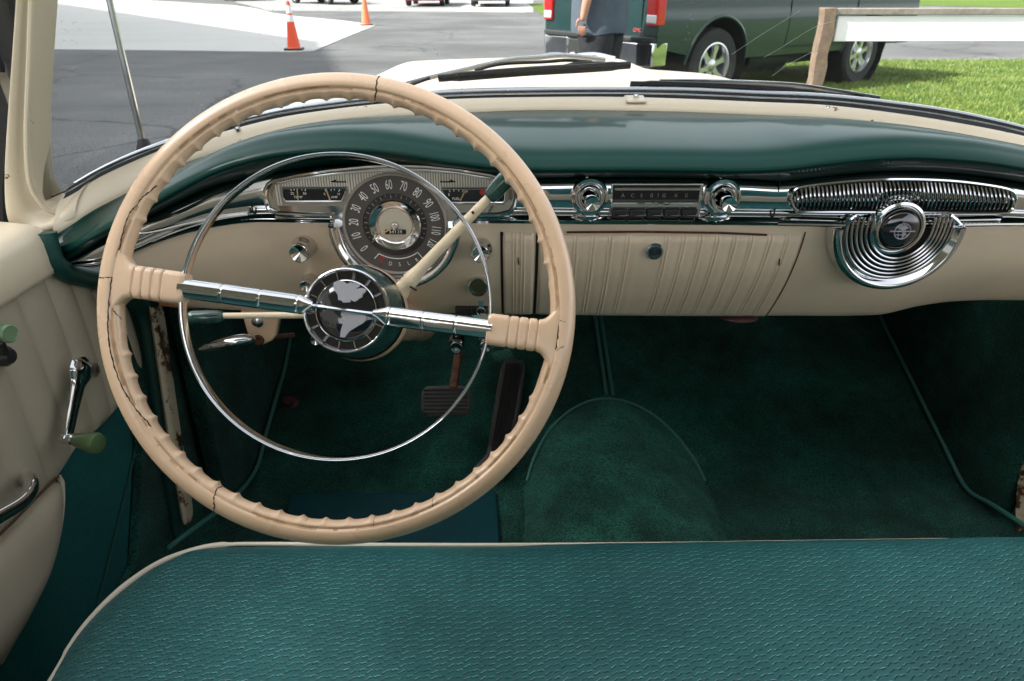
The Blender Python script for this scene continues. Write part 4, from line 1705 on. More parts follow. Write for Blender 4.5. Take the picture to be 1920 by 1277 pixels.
part("needle_cap", q, M['chrome'], sp)


# ---------- knobs
def knob(px, py, y, r, ln, parent=CAR, name="dash_knob", m='chrome', cone=True):
    c_ = at_y(px, py, y)
    b = MB()
    b.lathe(c_, (0, -1, 0), [(r * 1.20, -.006), (r * 1.22, .002), (r * 1.12, .005), (r * 1.10, .009), (r * 1.18, .0115), (r * 1.12, ln * .45), (r * .86, ln * .58), (r * .84, ln * .66), (r * .94, ln * .72), (r, ln * .9), (r * .92, ln * .99), (r * .86, ln)] + ([(r * .30, ln * .90), (0, ln * .86)] if cone else [(0, ln)]), seg=32)
    return part(name, b, M[m], parent, smooth=40)


knob(574, 458, .866, .0135, .036)
knob(903, 461, .866, .0125, .034)
knob(583, 522, .884, .0085, .030)
knob(597, 628, .96, .0085, .02)
knob(857, 641, .955, .0105, .022)
knob(911, 639, .955, .0095, .022)
# ignition lock and its key
c_ = on_panel(897, 533)
b = MB()
b.lathe(c_, (0, -1, 0), [(.0150, -.004), (.0155, .006), (.0140, .011), (.0122, .0115), (.0112, .008), (.0, .0075)], seg=36)
ig = part("ignition_lock", b, M['chrome'], smooth=40)
b = MB()
b.lathe(c_, (0, -1, 0), [(.0113, .0078), (.010, .0090), (0, .0095)], seg=30)
part("lock_face", b, mat("bronze_face", (.20, .15, .08), rough=.25, metal=.9), ig)
b = MB()
c0, c1 = on_panel(855, 579) + Vector((0, -.006, 0)), on_panel(915, 577) + Vector((0, -.006, 0))
b.box((c0 + c1) / 2, ((c1 - c0).length, .012, .0115))
for i in range(13):
    p_ = c0.lerp(c1, (i + .5) / 13)
    b.box(p_ + Vector((0, -.006, .001)), (.0018, .004, .009))
part("ribbed_switch", b, M['dial_dark'], bevel=.001)
kt = MB()
a0 = on_panel(901, 556) + Vector((0, -.016, 0))
kt.box(a0 + Vector((.001, 0, -.006)), (.0075, .0018, .013))
kt.tube([a0 + Vector((.006 * math.cos(t) + .001, -.001, -.016 + .006 * math.sin(t))) for t in [2 * math.pi * i / 20 for i in range(20)]], .0007, seg=6, closed=True)
kt.mat(1).box(a0 + Vector((.003, -.002, -.036)), (.0105, .0015, .034), Matrix.Rotation(R(7), 3, 'Y'))
ko = kt.build("ignition_key", [M['brushed'], mat("worn_tag", (.42, .41, .37), rough=.5)], None, bevel=.0006)
tag(ko, "small pale key tag hanging from the ignition lock right of the steering column", "key")

# ---------- radio
RD = MB()
a, b = on(1146, 343, .8435), on(1312, 409, .8435)
cx, cz = (a.x + b.x) / 2, (a.z + b.z) / 2
RD.box((cx, .851, cz), (b.x - a.x, .016, a.z - b.z))
rad = part("radio", RD, M['brushed'], bevel=.0015)
q = MB()
p0, p1 = on(1150, 347, .8425), on(1309, 383, .8425)
q.box(((p0.x + p1.x) / 2, .8428, (p0.z + p1.z) / 2), (p1.x - p0.x, .001, p0.z - p1.z))
part("dial_window", q, M['gauge_black'], rad, smooth=0)
q = MB()
p0, p1 = on(1152, 352, .840), on(1312, 357, .840)
q.box(((p0.x + p1.x) / 2, .8405, (p0.z + p1.z) / 2), (p1.x - p0.x, .005, p0.z - p1.z))
part("tuning_bar", q, M['plate'], rad, bevel=.001)
q = MB()
for s, a, ss in (("A", 1168, .0075), ("C", 1186, .0065), ("E", 1203, .0065), ("0", 1222, .0078), ("I", 1234, .0075), ("G", 1245, .0065), ("K", 1268, .0065), ("0", 1287, .0078)):
    c_ = on(a, 367, .8417)
    text_mb(q, s, ss, Matrix.Translation(c_) @ Matrix.Rotation(R(90), 4, 'X'), sx=.95)
part("dial_letters", q, mat("dim_letters", (.26, .25, .22), rough=.6), rad, smooth=0)
q = MB()
p0, p1 = on(1145, 378, .838), on(1311, 389, .838)
q.box(((p0.x + p1.x) / 2, .840, (p0.z + p1.z) / 2), (p1.x - p0.x, .008, p0.z - p1.z))
bar = part("name_bar", q, M['brushed'], rad, bevel=.0015)
q = MB()
ptsl = [on(1194 + i * 5.2, 382.5 + 1.6 * math.sin(i * 1.9) - (2 if i in (4, 8) else 0), .8352) for i in range(13)]
q.tube(spline(ptsl, 4), .0006, seg=5)
q.tube([on(1194, 380, .8352), on(1218, 383.5, .8352)], .0009, seg=5)
part("script", q, M['chrome'], bar)
for i in range(5):
    q = MB()
    p0, p1 = on(1148 + i * 32.6, 392, .836), on(1177 + i * 32.6, 407, .836)
    q.box(((p0.x + p1.x) / 2, .841, (p0.z + p1.z) / 2), (p1.x - p0.x, .012, p0.z - p1.z))
    bo_ = part("push_button", q, M['dial_dark'], rad, bevel=.002)
    q = MB()
    p0 = on(1162.5 + i * 32.6, 404, .834)
    q.tube([p0 + Vector((-.0085, 0, .002)), p0 + Vector((-.0075, 0, 0)), p0 + Vector((.0075, 0, 0)), p0 + Vector((.0085, 0, .002))], .0009, seg=6)
    part("button_edge", q, M['chrome'], bo_)
for a, b, da in ((1105, 367, 0), (1352, 368, 1)):
    c_ = on(a, b, .8445)
    q = MB()
    q.lathe(c_, (0, -1, 0), [(.0235, -.004), (.0240, .004), (.0228, .0075), (.0195, .0080), (.0185, .006), (.0165, .006), (.0160, .0120), (.0150, .0145), (.0130, .0145), (.0122, .012), (.0108, .012)], seg=48)
    kk = part("radio_knob", q, M['chrome'], rad, smooth=40)
    q = MB()
    q.lathe(c_, (0, -1, 0), [(.0075, .010), (.0072, .022), (.0085, .026), (.0094, .030), (.0094, .0375), (.0088, .039), (.0, .0355)], seg=32)
    part("centre_knob", q, M['chrome'], kk, smooth=40)
    for s, t in ((-1, 1), (1, 1), (-1, -1)):
        pass
    q = MB()
    for an in (100, 260):
        d = Vector((math.cos(R(an)), 0, math.sin(R(an))))
        q.box(c_ + d * .026 + Vector((0, -.002, 0)), (.003, .004, .006))
    part("knob_tab", q, M['chrome'], kk)

# ---------- radio speaker grille on the right
SG = empty("speaker_grille", (0, 0, 0))
SG.parent = CAR
SG.matrix_parent_inverse = BASE["vintage_car"].inverted()
YS = .840
top = Cv([(1486, 360), (1500, 352), (1550, 346), (1620, 340), (1693, 338), (1780, 341), (1850, 349), (1895, 357), (1904, 366)])
gout = [(1484, 372), (1488, 359), (1500, 351), (1550, 344), (1620, 338), (1693, 336), (1780, 339), (1850, 347), (1893, 356), (1904, 368), (1902, 384), (1892, 396), (1870, 399), (1740, 399), (1640, 399), (1510, 398), (1494, 394), (1486, 384)]
q = MB()
q.prism([on(a, b, YS + .003) for a, b in gout], (0, .006, 0))
part("grille_back", q, M['void'], SG, smooth=0)
q = MB()
q.tube(spline([on(a, b, YS - .001) for a, b in gout], 4, closed=True), .0026, seg=8, closed=True)
part("grille_surround", q, M['chrome'], SG)
for i in range(52):
    a = 1493 + i * 7.85
    t, bt = top(a) + 2.5, 391.0
    d0 = math.hypot(a - 1690, (bt - 425))
    if abs(a - 1690) < 44:
        bt = 425 - math.sqrt(max(0, 55 ** 2 - (a - 1690) ** 2)) + 1
    if bt - t < 5:
        continue
    n_ = 9
    ptsl = []
    for k in range(n_):
        v = k / (n_ - 1)
        p_ = on(a, t + (bt - t) * v, YS)
        ptsl.append(p_ + Vector((0, -.0065 * math.sin(math.pi * (.12 + .86 * v) ** 1.25), 0)))
    q = MB()
    q.tube(ptsl, .0019, seg=7, flat=(1, .8))
    part("grille_bar", q, M['grille'], SG)
# lower cup
q = MB()
cc = on(1684, 426, YS)
q.lathe(cc, (0, -1, 0), [(.0835, -.02), (.0850, -.004), (.0838, .006), (.0808, .0105), (.0770, .0125), (.0745, .011), (.0715, .006), (.0690, .004)], seg=90, a0=R(180), a1=R(360), ref=(1, 0, 0))
part("cup_bezel", q, M['chrome'], SG, smooth=60)
q = MB()
q.lathe(cc + Vector((0, 0, 0)), (0, -1, 0), [(.0685, .002), (0, .002)], seg=60, a0=R(180), a1=R(360), ref=(1, 0, 0))
part("cup_back", q, M['void'], SG, smooth=0)
zt = on(1690, 404, YS).z
for k in range(6):
    r_ = .0668 - k * .0057
    ptsl = []
    for i in range(41):
        a = R(180 + 180 * i / 40)
        ptsl.append(cc + Vector((r_ * math.cos(a), -.004 - .0012 * k, r_ * math.sin(a))))
    ptsl = [Vector((ptsl[0].x, ptsl[0].y, zt))] + ptsl + [Vector((ptsl[-1].x, ptsl[-1].y, zt))]
    q = MB()
    q.tube(ptsl, .0019, seg=8)
    part("grille_ring", q, M['grille'], SG)
for xx, dd in ((1590, -1), (1795, 1)):
    q = MB()
    ptsl = [on(xx - dd * 14, 404, YS - .003), on(xx - dd * 4, 411, YS - .004), on(xx + dd * 6, 421, YS - .004), on(xx + dd * 16, 421, YS - .003), on(xx + dd * 70, 420, YS - .002), on(xx + dd * (132 if dd < 0 else 230), 419, YS - .002)]
    q.tube(spline(ptsl, 5), .003, seg=8)
    part("corner_trim", q, M['chrome'], SG)
ce = on(1676, 424, YS)
q = MB()
q.lathe(ce, (0, -1, 0), [(.0345, -.002), (.0355, .006), (.0340, .0105), (.0310, .0115), (.0300, .0095), (.0290, .0125), (.0275, .0155), (.0262, .0155), (.0255, .013)], seg=64)
ro = part("roundel", q, M['chrome'], SG, smooth=40)
q = MB()
q.lathe(ce, (0, -1, 0), [(.0258, .012), (.0250, .0155), (.0215, .0185), (.012, .021), (0, .0215)], seg=48)
part("roundel_dome", q, M['emblem_black'], ro, smooth=60)
q = MB()
cg = ce + Vector((0, -.0215, 0))
for rr in (.0098,):
    q.tube([cg + Vector((rr * math.cos(t), 0, rr * 1.0 * math.sin(t))) for t in [2 * math.pi * i / 36 for i in range(36)]], .0008, seg=6, closed=True)
q.tube([cg + Vector((.004 * math.cos(t) - .001, 0, .0098 * math.sin(t))) for t in [2 * math.pi * i / 28 for i in range(28)]], .0005, seg=5, closed=True)
q.tube([cg + Vector((-.0155, 0, 0)), cg + Vector((.0155, 0, 0))], .0010, seg=6)
q.tube([cg + Vector((-.0085, 0, .0045)), cg + Vector((.0085, 0, .0045))], .0005, seg=5)
q.tube([cg + Vector((-.0085, 0, -.0045)), cg + Vector((.0085, 0, -.0045))], .0005, seg=5)
q.prism([cg + Vector((x, -.0004, z)) for x, z in ((-.007, .006), (-.002, .008), (.004, .0075), (.006, .004), (.002, .002), (.001, .0005), (-.003, .002))], (0, .001, 0))
q.prism([cg + Vector((x, -.0004, z)) for x, z in ((0, -.001), (.005, -.0015), (.005, -.004), (.002, -.0085), (.001, -.006))], (0, .001, 0))
part("globe_emblem", q, M['emblem'], ro)

# ---------- steering wheel
WX, WY, WZ = Vector((1, 0, 0)), Vector((0, SP, CP)), Vector((0, -CP, SP))
WC = at_d(632, 579, .65)
MW = Matrix.Translation(WC) @ Matrix(((WX.x, WY.x, WZ.x, 0), (WX.y, WY.y, WZ.y, 0), (WX.z, WY.z, WZ.z, 0), (0, 0, 0, 1)))
TILT = R(-7.6)
MS = MW @ Matrix.Rotation(TILT, 4, 'Z')
SWH = empty("steering_wheel", (0, 0, 0))
SWH.parent = CAR
SWH.matrix_parent_inverse = BASE["vintage_car"].inverted()
RM = .2150


def rim_r(th, ph):
    d = math.degrees(ph) % 360
    r_ = .0116 + .0005 * math.cos(ph * 2)
    r_ -= .0018 * math.exp(-((d - 120) / 7) ** 2)
    w_ = math.exp(-((d - 188) / 42) ** 2)
    a = (math.degrees(th) - math.degrees(TILT)) % 180
    near = min(a, 180 - a)
    act = max(0, min(1, (near - 12) / 6))
    sc_ = (1 - abs(math.sin(29 * th))) ** 2.3
    r_ += act * w_ * (.0031 * sc_ - .0008)
    return r_


def rim_pt(th, ph, off=0.0):
    r_ = rim_r(th, ph) + off
    rr = RM + r_ * math.cos(ph)
    return MW @ Vector((rr * math.cos(th), rr * math.sin(th) * .988, r_ * math.sin(ph)))


q = MB()
NT, NP = 864, 36
q.grid([[rim_pt(2 * math.pi * i / NT, 2 * math.pi * j / NP) for j in range(NP)] for i in range(NT)], closed_u=True, closed_v=True)
for i in range(NT):
    for j in (11, 12):
        if math.sin(i * .031) + math.sin(i * .083 + 1) + .5 * math.sin(i * .4) + (.6 if j == 12 else -.4) > 0:
            q.m[i * NP + j] = 2
q.mat(1)


def crack(pts, r_=.0008):
    P = []
    rng = random.Random(len(pts) * 7 + int(pts[0][0] * 10))
    for i in range(len(pts) - 1):
        (t0, p0), (t1, p1) = pts[i], pts[i + 1]
        k = max(2, int(abs(t1 - t0) / .8 + abs(p1 - p0) / 6))
        for j in range(k):
            u = j / k
            P.append((t0 + (t1 - t0) * u + rng.uniform(-.12, .12), p0 + (p1 - p0) * u + rng.uniform(-2.5, 2.5)))
    P.append(pts[-1])
    q.tube([rim_pt(R(a), R(b), -.0002) for a, b in P], [r_ * (.35 + .5 * rng.random()) for _ in P], seg=6)


crack([(79.5, 20), (79.5, 70), (79.2, 120), (79.6, 170)], .0011)
crack([(145, 150), (149, 128), (155, 105), (160, 112), (166, 122), (169.5, 150)], .0010)
crack([(169.5, 150), (171, 120), (173, 112), (178, 110), (183, 104), (192, 100), (200, 104), (207, 120), (213, 140)], .0010)
crack([(172.6, 25), (172.4, 70), (172, 112), (172.2, 160)], .0009)
crack([(179, 112), (181, 135), (183, 165)], .0007)
crack([(239.5, 20), (239.2, 75), (238, 100), (237, 150), (237.4, 180)], .0010)
crack([(358.5, 150), (357, 118), (355, 112), (350, 110), (347, 135), (346, 170)], .0010)
crack([(357, 118), (356.5, 80)], .0006)
crack([(349, 110), (350.5, 75)], .0007)
crack([(280, 120), (280.5, 185)], .0005)
crack([(262, 150), (262.5, 190)], .0005)
crack([(296, 120), (297, 180)], .0006)
rim = part("rim", q, [M['wheel'], M['crack'], mat("rim_grime", (.40, .255, .145), rough=.6, noise=.3, nscale=60)], SWH, smooth=60)

# cream grips on the spokes
for s in (-1, 1):
    q = MB()
    rows = []
    xs_ = [.1440, .1446, .1465, .150]
    xs_ += [.152 + i * .0006 for i in range(99)]
    for x in xs_:
        h = .0152 + .0006 * (x - .145) / .05
        tz = .0105
        if x < .1465:
            h -= (.1465 - x) * .6
            tz -= (.1465 - x) * .6
        for gx in (.1645, .1735, .1825, .1915):
            g_ = math.exp(-((x - gx) / .0010) ** 2)
            h -= .0014 * g_
            tz -= .0014 * g_
        if x > .193:
            h += .019 * ((x - .193) / .015) ** 2.2
        tz *= (1 - .1 * max(0, (x - .19) / .02))
        row = []
        for j in range(32):
            t = 2 * math.pi * j / 32
            cc_, ss_ = math.cos(t), math.sin(t)
            e = .45
            row.append(MS @ Vector((s * x, h * math.copysign(abs(cc_) ** e, cc_), tz * math.copysign(abs(ss_) ** e, ss_))))
        rows.append(row)
    o_ = len(q.v)
    q.grid(rows, closed_u=True)
    q.face(list(range(o_, o_ + 32)))
    part("spoke_grip", q, M['wheel'], SWH, smooth=45)

# chrome spokes
for s in (-1, 1):
    q = MB()
    rows = []
    for i in range(180):
        x = .030 + (.1485 - .030) * i / 179
        u = (x - .030) / .1185
        zc = -.030 + .034 * u ** 1.1
        h = .0100 - .0006 * u
        sx_ = 0
        for gx in (.046, .080, .113):
            sx_ += .0006 * math.exp(-((x - gx) / .0007) ** 2)
        h -= sx_
        if x < .043:
            h *= .50 + .50 * ((x - .030) / .013) ** 1.2
            zc += .004 * (1 - (x - .030) / .013)
        prof = [(h * .55, -.013), (h * .93, -.008), (h, -.003), (h * .97, .0010), (h * .86, .0038), (h * .68, .0056), (h * .45, .0068), (h * .22, .0074), (h * .06, .0074), (h * .03, .0084), (-h * .07, .0084), (-h * .10, .0072), (-h * .5, .0054), (-h * .88, .0026), (-h * 1.0, -.002), (-h * .95, -.008), (-h * .55, -.013)]
        rows.append([MS @ Vector((s * x, a, zc + b - sx_)) for a, b in prof])
    q.grid(rows, closed_u=True)
    k = len(prof)
    q.face([179 * k + j for j in range(k)])
    q.face([j for j in reversed(range(k))])
    part("spoke", q, M['chrome'], SWH, smooth=28)
    q = MB()
    q.box(MS @ Vector((s * .1465, 0, -.002)), (.012, .012, .012), MS.to_3x3())
    part("spoke_core", q, M['wheel'], SWH)

# horn ring
q = MB()
NR = 160
rows = []
for i in range(NR):
    t = 2 * math.pi * i / NR
    rr = .1467
    row = []
    for a, b in ((.0013, -.0045), (.0017, 0), (.0013, .0026), (.0006, .0034), (.0, .0029), (-.0006, .0034), (-.0014, .0026), (-.0019, 0), (-.0022, -.0075), (.0004, -.0085)):
        row.append(MW @ Vector(((rr + a) * math.cos(t), (rr + a) * math.sin(t) * .985 + .0018, b + .004)))
    rows.append(row)
q.grid(rows, closed_u=True, closed_v=True)
part("horn_ring", q, M['chrome'], SWH, smooth=50)

# hub
HZ = -.038
hc = MS @ Vector((0, 0, HZ))
q = MB()
q.lathe(hc, WZ, [(.0500, -.055), (.0495, -.030), (.0470, -.014), (.0440, -.004), (.0425, .000)], seg=64)
part("hub_bell", q, M['hub_green'], SWH)
q = MB()
q.lathe(hc, WZ, [(.0434, -.006), (.0434, .003), (.0424, .0058), (.0414, .0062), (.0404, .0052), (.0396, .002), (.0390, .0)], seg=80)
q.lathe(hc, WZ, [(.0312, .0), (.0308, .0034), (.0298, .0040), (.0290, .003), (.0286, .001)], seg=70)
for k in range(14):
    a = 2 * math.pi * (k + .35) / 14
    d = (MS.to_3x3() @ Vector((math.cos(a), math.sin(a), 0)))
    q.box(hc + d * .0352 + WZ * .0015, (.0072, .0011, .004), Matrix((d, WZ.cross(d), WZ)).transposed())
part("hub_ring", q, M['chrome'], SWH)
q = MB()
q.lathe(hc, WZ, [(.0395, .0), (.0286, -.0005), (.0284, .0015), (.022, .0042), (.012, .0058), (0, .0062)], seg=64)
part("horn_button", q, M['emblem_black'], SWH, smooth=40)
q = MB()
rows = []
for x, h, z in ((-.0445, .0050, .001), (-.037, .0026, .0055), (-.02, .0019, .0085), (0, .0018, .0095), (.02, .0019, .0085), (.037, .0026, .0055), (.0445, .0050, .001)):
    rows.append([MS @ Vector((x, a, HZ + b)) for a, b in ((h * 1.9, z - .0075), (h * .9, z), (0, z + .0013), (-h * .9, z), (-h * 1.9, z - .0075))])
q.grid(rows)
part("centre_bar", q, M['chrome'], SWH, solid=.001)
for pts in ([(440, 270), (500, 240), (560, 250), (610, 290), (650, 265), (720, 270), (775, 290), (760, 320), (712, 352), (790, 335), (840, 345), (850, 380), (800, 420), (800, 450), (760, 470), (735, 495), (700, 510), (650, 485), (655, 515), (560, 520), (530, 490), (500, 490), (490, 420), (440, 340)],
            [(530, 645), (640, 632), (770, 655), (855, 690), (850, 740), (800, 785), (720, 830), (640, 880), (600, 930), (580, 960), (520, 955), (530, 870), (555, 790), (575, 740), (550, 710), (535, 670)]):
    q = MB()
    q.prism([at_d(560 + a / 6.72, 490 + b / 6.72, .688 - .0072) for a, b in pts], -WZ * .003)
    part("map_emblem", q, M['emblem'], SWH, smooth=0)

# ---------- column, levers
q = MB()
q.lathe(hc, WZ, [(.0515, -.052), (.0530, -.060), (.0530, -.075), (.0500, -.098), (.042, -.108), (.031, -.115), (.031, -.55)], seg=48)
colm = part("steering_column", q, M['wheel'], smooth=40)
q = MB()
q.lathe(hc, WZ, [(.0533, -.0665), (.0536, -.068), (.0533, -.0695)], seg=48)
part("collar_groove", q, M['void'], colm)
q = MB()
q.lathe(hc, WZ, [(.034, -.150), (.0352, -.155), (.034, -.160)], seg=40)
part("collar_ring", q, M['brushed'], colm)
# gear lever
gl_ = [at_d(722, 585, .765), at_d(742, 556, .755), at_d(765, 530, .745), at_d(800, 492, .735), at_d(850, 440, .722), at_d(895, 393, .711), at_d(925, 362, .704)]
q = MB()
sp_ = spline(gl_, 6)
q.tube(sp_, [float(np.interp(i / (len(sp_) - 1), [0, .17, .3, .36, .45, 1], [.0145, .0130, .0082, .0094, .0066, .0045])) for i in range(len(sp_))], seg=18)
lev = part("gear_lever", q, M['lever'])
q = MB()
q.tube([at_d(755, 517, .7395), at_d(770, 538, .7385), at_d(781, 545, .738)], .0011, seg=6)
q.tube([at_d(885, 400, .706), at_d(888, 397, .7055)], .0018, seg=6)
part("lever_crack", q, M['crack'], lev)
q = MB()
kp = spline([at_d(916, 371, .705), at_d(925, 362, .7035), at_d(940, 345, .700), at_d(956, 330, .697), at_d(968, 317, .695)], 5)
q.tube(kp, [float(np.interp(i / (len(kp) - 1), [0, .08, .3, .7, .92, 1], [.0066, .0078, .0086, .0096, .0098, .0075])) for i in range(len(kp))], seg=20)
part("lever_knob", q, M['knob_green'], lev)
# turn signal
q = MB()
q.tube([at_d(640, 590, .75), at_d(560, 591, .748), at_d(415, 592, .742)], [.0042, .0038, .0032], seg=12)
ts = part("turn_signal_lever", q, M['lever'])
q = MB()
kp = spline([at_d(419, 593, .742), at_d(405, 594, .741), at_d(375, 595, .740), at_d(350, 595, .739)], 5)
q.tube(kp, [float(np.interp(i / (len(kp) - 1), [0, .1, .5, .9, 1], [.0045, .0062, .0078, .0072, .004])) for i in range(len(kp))], seg=16)
part("lever_knob", q, M['knob_green'], ts)
# brake release handle under the dash
YB = .93
q = MB()
poly = [(446, 572), (530, 572), (524, 600), (519, 628), (510, 640), (492, 648), (474, 644), (464, 628), (456, 600)]
q.prism([at_y(a, b, YB) for a, b in poly], (0, .014, 0))
br = part("brake_release", q, M['wheel'], bevel=.003)
q = MB()
q.lathe(at_y(483, 603, YB), (0, -1, 0), [(.0095, -.001), (.0088, .002), (.005, .0042), (0, .005)], seg=20)
part("rivet", q, M['brushed'], br)
q = MB()
q.lathe(at_y(485, 637, YB), (0, -1, 0), [(.0085, -.001), (.009, .003), (.006, .004), (.0055, .001), (0, .001)], seg=20)
part("bush", q, M['rust'], br)
q = MB()
hp = spline([at_y(477, 634, .915), at_y(466, 636, .905), at_y(440, 640, .90), at_y(405, 647, .90), at_y(374, 655, .905)], 6)
q.tube(hp, [float(np.interp(i / (len(hp) - 1), [0, .15, .35, .6, .85, 1], [.003, .0065, .0092, .0102, .0078, .002])) for i in range(len(hp))], seg=18)
part("pull_handle", q, M['chrome'], br)
q = MB()
q.tube([at_y(510, 632, .945), at_y(552, 628, .96)], .004, seg=8)
part("release_rod", q, M['rust'], br)


# ---------- floor, tunnel, kick panels
def toe(y):
    return .28 + .38 * max(0, y - 1.13) + .0 * y


XL_, XR_ = -.556, .956
q = MB()
rng = random.Random(5)
rows = []
for i in range(56):
    y = .25 + 1.43 * i / 55
    rows.append([(XL_ + (XR_ - XL_) * j / 60, y, toe(y) + .004 * math.sin(j * .55 + i * .3) * math.sin(i * .41) + rng.uniform(-.001, .001)) for j in range(61)])
q.grid(rows)
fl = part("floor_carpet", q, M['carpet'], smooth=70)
q = MB()
rows = []


def hump(x):
    t = max(0, 1 - ((x - .22) / .192) ** 2)
    return .276 + .089 * t ** .62


for i in range(30):
    y = .25 + 1.14 * i / 29
    rows.append([(.02 + .40 * j / 40, y, hump(.02 + .40 * j / 40) + .004 * math.sin(j * .4) * math.sin(i * .5)) for j in range(41)])
q.grid(rows)
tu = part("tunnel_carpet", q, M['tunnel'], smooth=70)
q = MB()
q.tube([(x, 1.13 + (hump(x) - .284) / .38, hump(x) + .003) for x in [.032 + .376 * i / 50 for i in range(51)]], .0035, seg=8)
part("binding", q, M['green_pipe'], tu)
q = MB()
for dx in (-.0075, .0075):
    q.tube([(.228 + dx - .008 * (y - 1.36) / .3, y, toe(y) + .004) for y in [1.355 + .3 * i / 20 for i in range(21)]], .005, seg=8)
part("seam_strip", q, M['green_pipe'], fl)
for x, s in ((XL_, 1), (XR_, -1)):
    q = MB()
    q.prism([(x, 1.04, .25), (x, 1.70, .25), (x, 1.70, .86), (x, 1.06, .86)], (-s * .03, 0, 0))
    kp_ = part("kick_panel", q, M['carpet_dark'], smooth=0)
    q = MB()
    bpx = [(545, 628), (536, 700), (523, 785), (505, 845), (480, 890), (430, 940), (345, 1005), (318, 1026)] if s > 0 else [(1640, 590), (1670, 645), (1700, 700), (1742, 810), (1765, 868), (1810, 920), (1860, 946), (1925, 988)]
    bpt = [at_x(a, b, x + s * .009) for a, b in bpx]
    bpt = [Vector((p_.x, p_.y, max(p_.z, toe(p_.y) + .010))) for p_ in bpt]
    q.tube(spline(bpt, 6), .0045, seg=8)
    part("binding", q, M['green_pipe'], kp_)
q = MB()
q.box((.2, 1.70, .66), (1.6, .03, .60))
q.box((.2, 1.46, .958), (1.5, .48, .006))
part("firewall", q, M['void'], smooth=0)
# heel mat
q = MB()
hm = [at_z(a, b, .289) for a, b in ((545, 924), (930, 921), (938, 1030), (520, 1035))]
q.prism(hm, (0, 0, -.006))
part("heel_mat", q, M['mat_teal'], bevel=.003)
# dimmer switch
q = MB()
c_ = at_y(545, 757, 1.345)
q.lathe(c_, (0, -.6, .8), [(.021, -.01), (.021, .004), (.017, .008), (.012, .009), (.012, .022), (.009, .026), (0, .027)], seg=24)
part("dimmer_switch", q, M['maroon'])
# pedals
q = MB()
poly = [(790, 735), (800, 724), (870, 722), (882, 733), (882, 768), (872, 780), (800, 782), (788, 768)]
P = []
for a, b in poly:
    P.append(at_y(a, b, 1.20 - (b - 752) * .0006))
q.prism(P, (0, .018, -.012))
bp_ = part("brake_pedal", q, M['pedal'], bevel=.004)
q = MB()
for i in range(7):
    b = 731 + i * 7.2
    q.tube([at_y(794, b, 1.1985 - (b - 752) * .0006), at_y(877, b - 1, 1.1985 - (b - 752) * .0006)], .0020, seg=6)
part("pedal_rib", q, M['black'], bp_)
q = MB()
q.tube([at_y(850, 730, 1.215), at_y(856, 690, 1.26), at_y(860, 660, 1.35)], .0095, seg=10)
part("pedal_arm", q, M['rust'], bp_)


def on_toe(px, py, lift):
    y = 1.2
    for _ in range(60):
        p_ = at_y(px, py, y)
        r_ = ray(px, py)
        t = (toe(y) + lift - CZ) / r_.z
        y = .6 * y + .4 * (r_.y * t)
    return at_y(px, py, y)


q = MB()
poly = [(945, 674), (958, 669), (982, 676), (985, 690), (975, 760), (955, 850), (945, 893), (885, 893), (886, 878), (912, 850), (925, 770), (938, 690)]
P = [on_toe(a, b, .035) for a, b in poly]
q.prism(P, (0, .012, -.022))
ac = part("accelerator_pedal", q, M['pedal'], bevel=.004)
q = MB()
for i in range(7):
    u = i / 6
    top_ = (950 + 28 * u, 682)
    bot_ = (918 + 28 * u, 868)
    q.tube([on_toe(top_[0] + (bot_[0] - top_[0]) * k / 6, top_[1] + (bot_[1] - top_[1]) * k / 6, .0365) for k in range(7)], .0018, seg=6)
part("pedal_rib", q, M['black'], ac)

q = MB()
poly = [(40, 446), (92, 438), (135, 428), (150, 470), (145, 500), (200, 520), (215, 545), (150, 540), (90, 520), (50, 500)]
q.prism([at_y(a, b, .925) for a, b in poly], (0, .02, 0))
part("dash_end_panel", q, M['green_trim'], smooth=0)
# ---------- rusty hinge edge, windlace
q = MB()
ed = [(283, 578), (291, 640), (305, 740), (318, 830), (333, 920), (345, 985)]
rows = []
for a, b in ed:
    p_ = at_x(a - 2, b, -.566)
    p2 = at_x(a + 11, b, -.560)
    rows.append([p_ + Vector((-.012, .02, 0)), p_, p2, p2 + Vector((-.004, .03, 0))])
q.grid(rows)
part("hinge_pillar", q, M['rust_cream'], subsurf=2)
q = MB()
wl = [(84, 436), (90, 462), (103, 494), (135, 514), (185, 527), (235, 548), (268, 585), (280, 640), (296, 740), (310, 840), (326, 930), (338, 1000)]
q.tube(spline([at_x(a, b, -.592) for a, b in wl], 6), .0135, seg=12)
part("windlace", q, M['green_trim'])
q = MB()
ed = [(1906, 1000), (1904, 950), (1908, 905), (1922, 850)]
rows = [[at_x(a, b, .972), at_x(a + 12, b - 2, .985), at_x(a + 30, b, 1.0)] for a, b in ed]
q.grid(rows)
part("hinge_pillar", q, M['rust_cream'])

q = MB()
q.prism([(-.600, .55, .20), (-.600, 1.10, .20), (-.600, 1.10, .88), (-.600, .98, .88), (-.600, .90, .55), (-.600, .80, .40), (-.600, .55, .36)], (-.012, 0, 0))
q.grid([[(-.60, .2, .30), (-.60, 1.2, .30)], [(-.575, .2, .284), (-.575, 1.2, .284)], [(-.50, .2, .272), (-.50, 1.2, .272)]])
part("sill_carpet", q, M['carpet_dark'], smooth=0)
q = MB()
q.prism([(1.002, .55, .20), (1.002, 1.12, .20), (1.002, 1.12, .88), (1.002, .98, .88), (1.002, .90, .55), (1.002, .80, .40), (1.002, .55, .36)], (.012, 0, 0))
q.grid([[(1.002, .2, .30), (1.002, 1.2, .30)], [(.976, .2, .284), (.976, 1.2, .284)], [(.90, .2, .272), (.90, 1.2, .272)]])
part("sill_carpet", q, M['carpet_dark'], smooth=0)
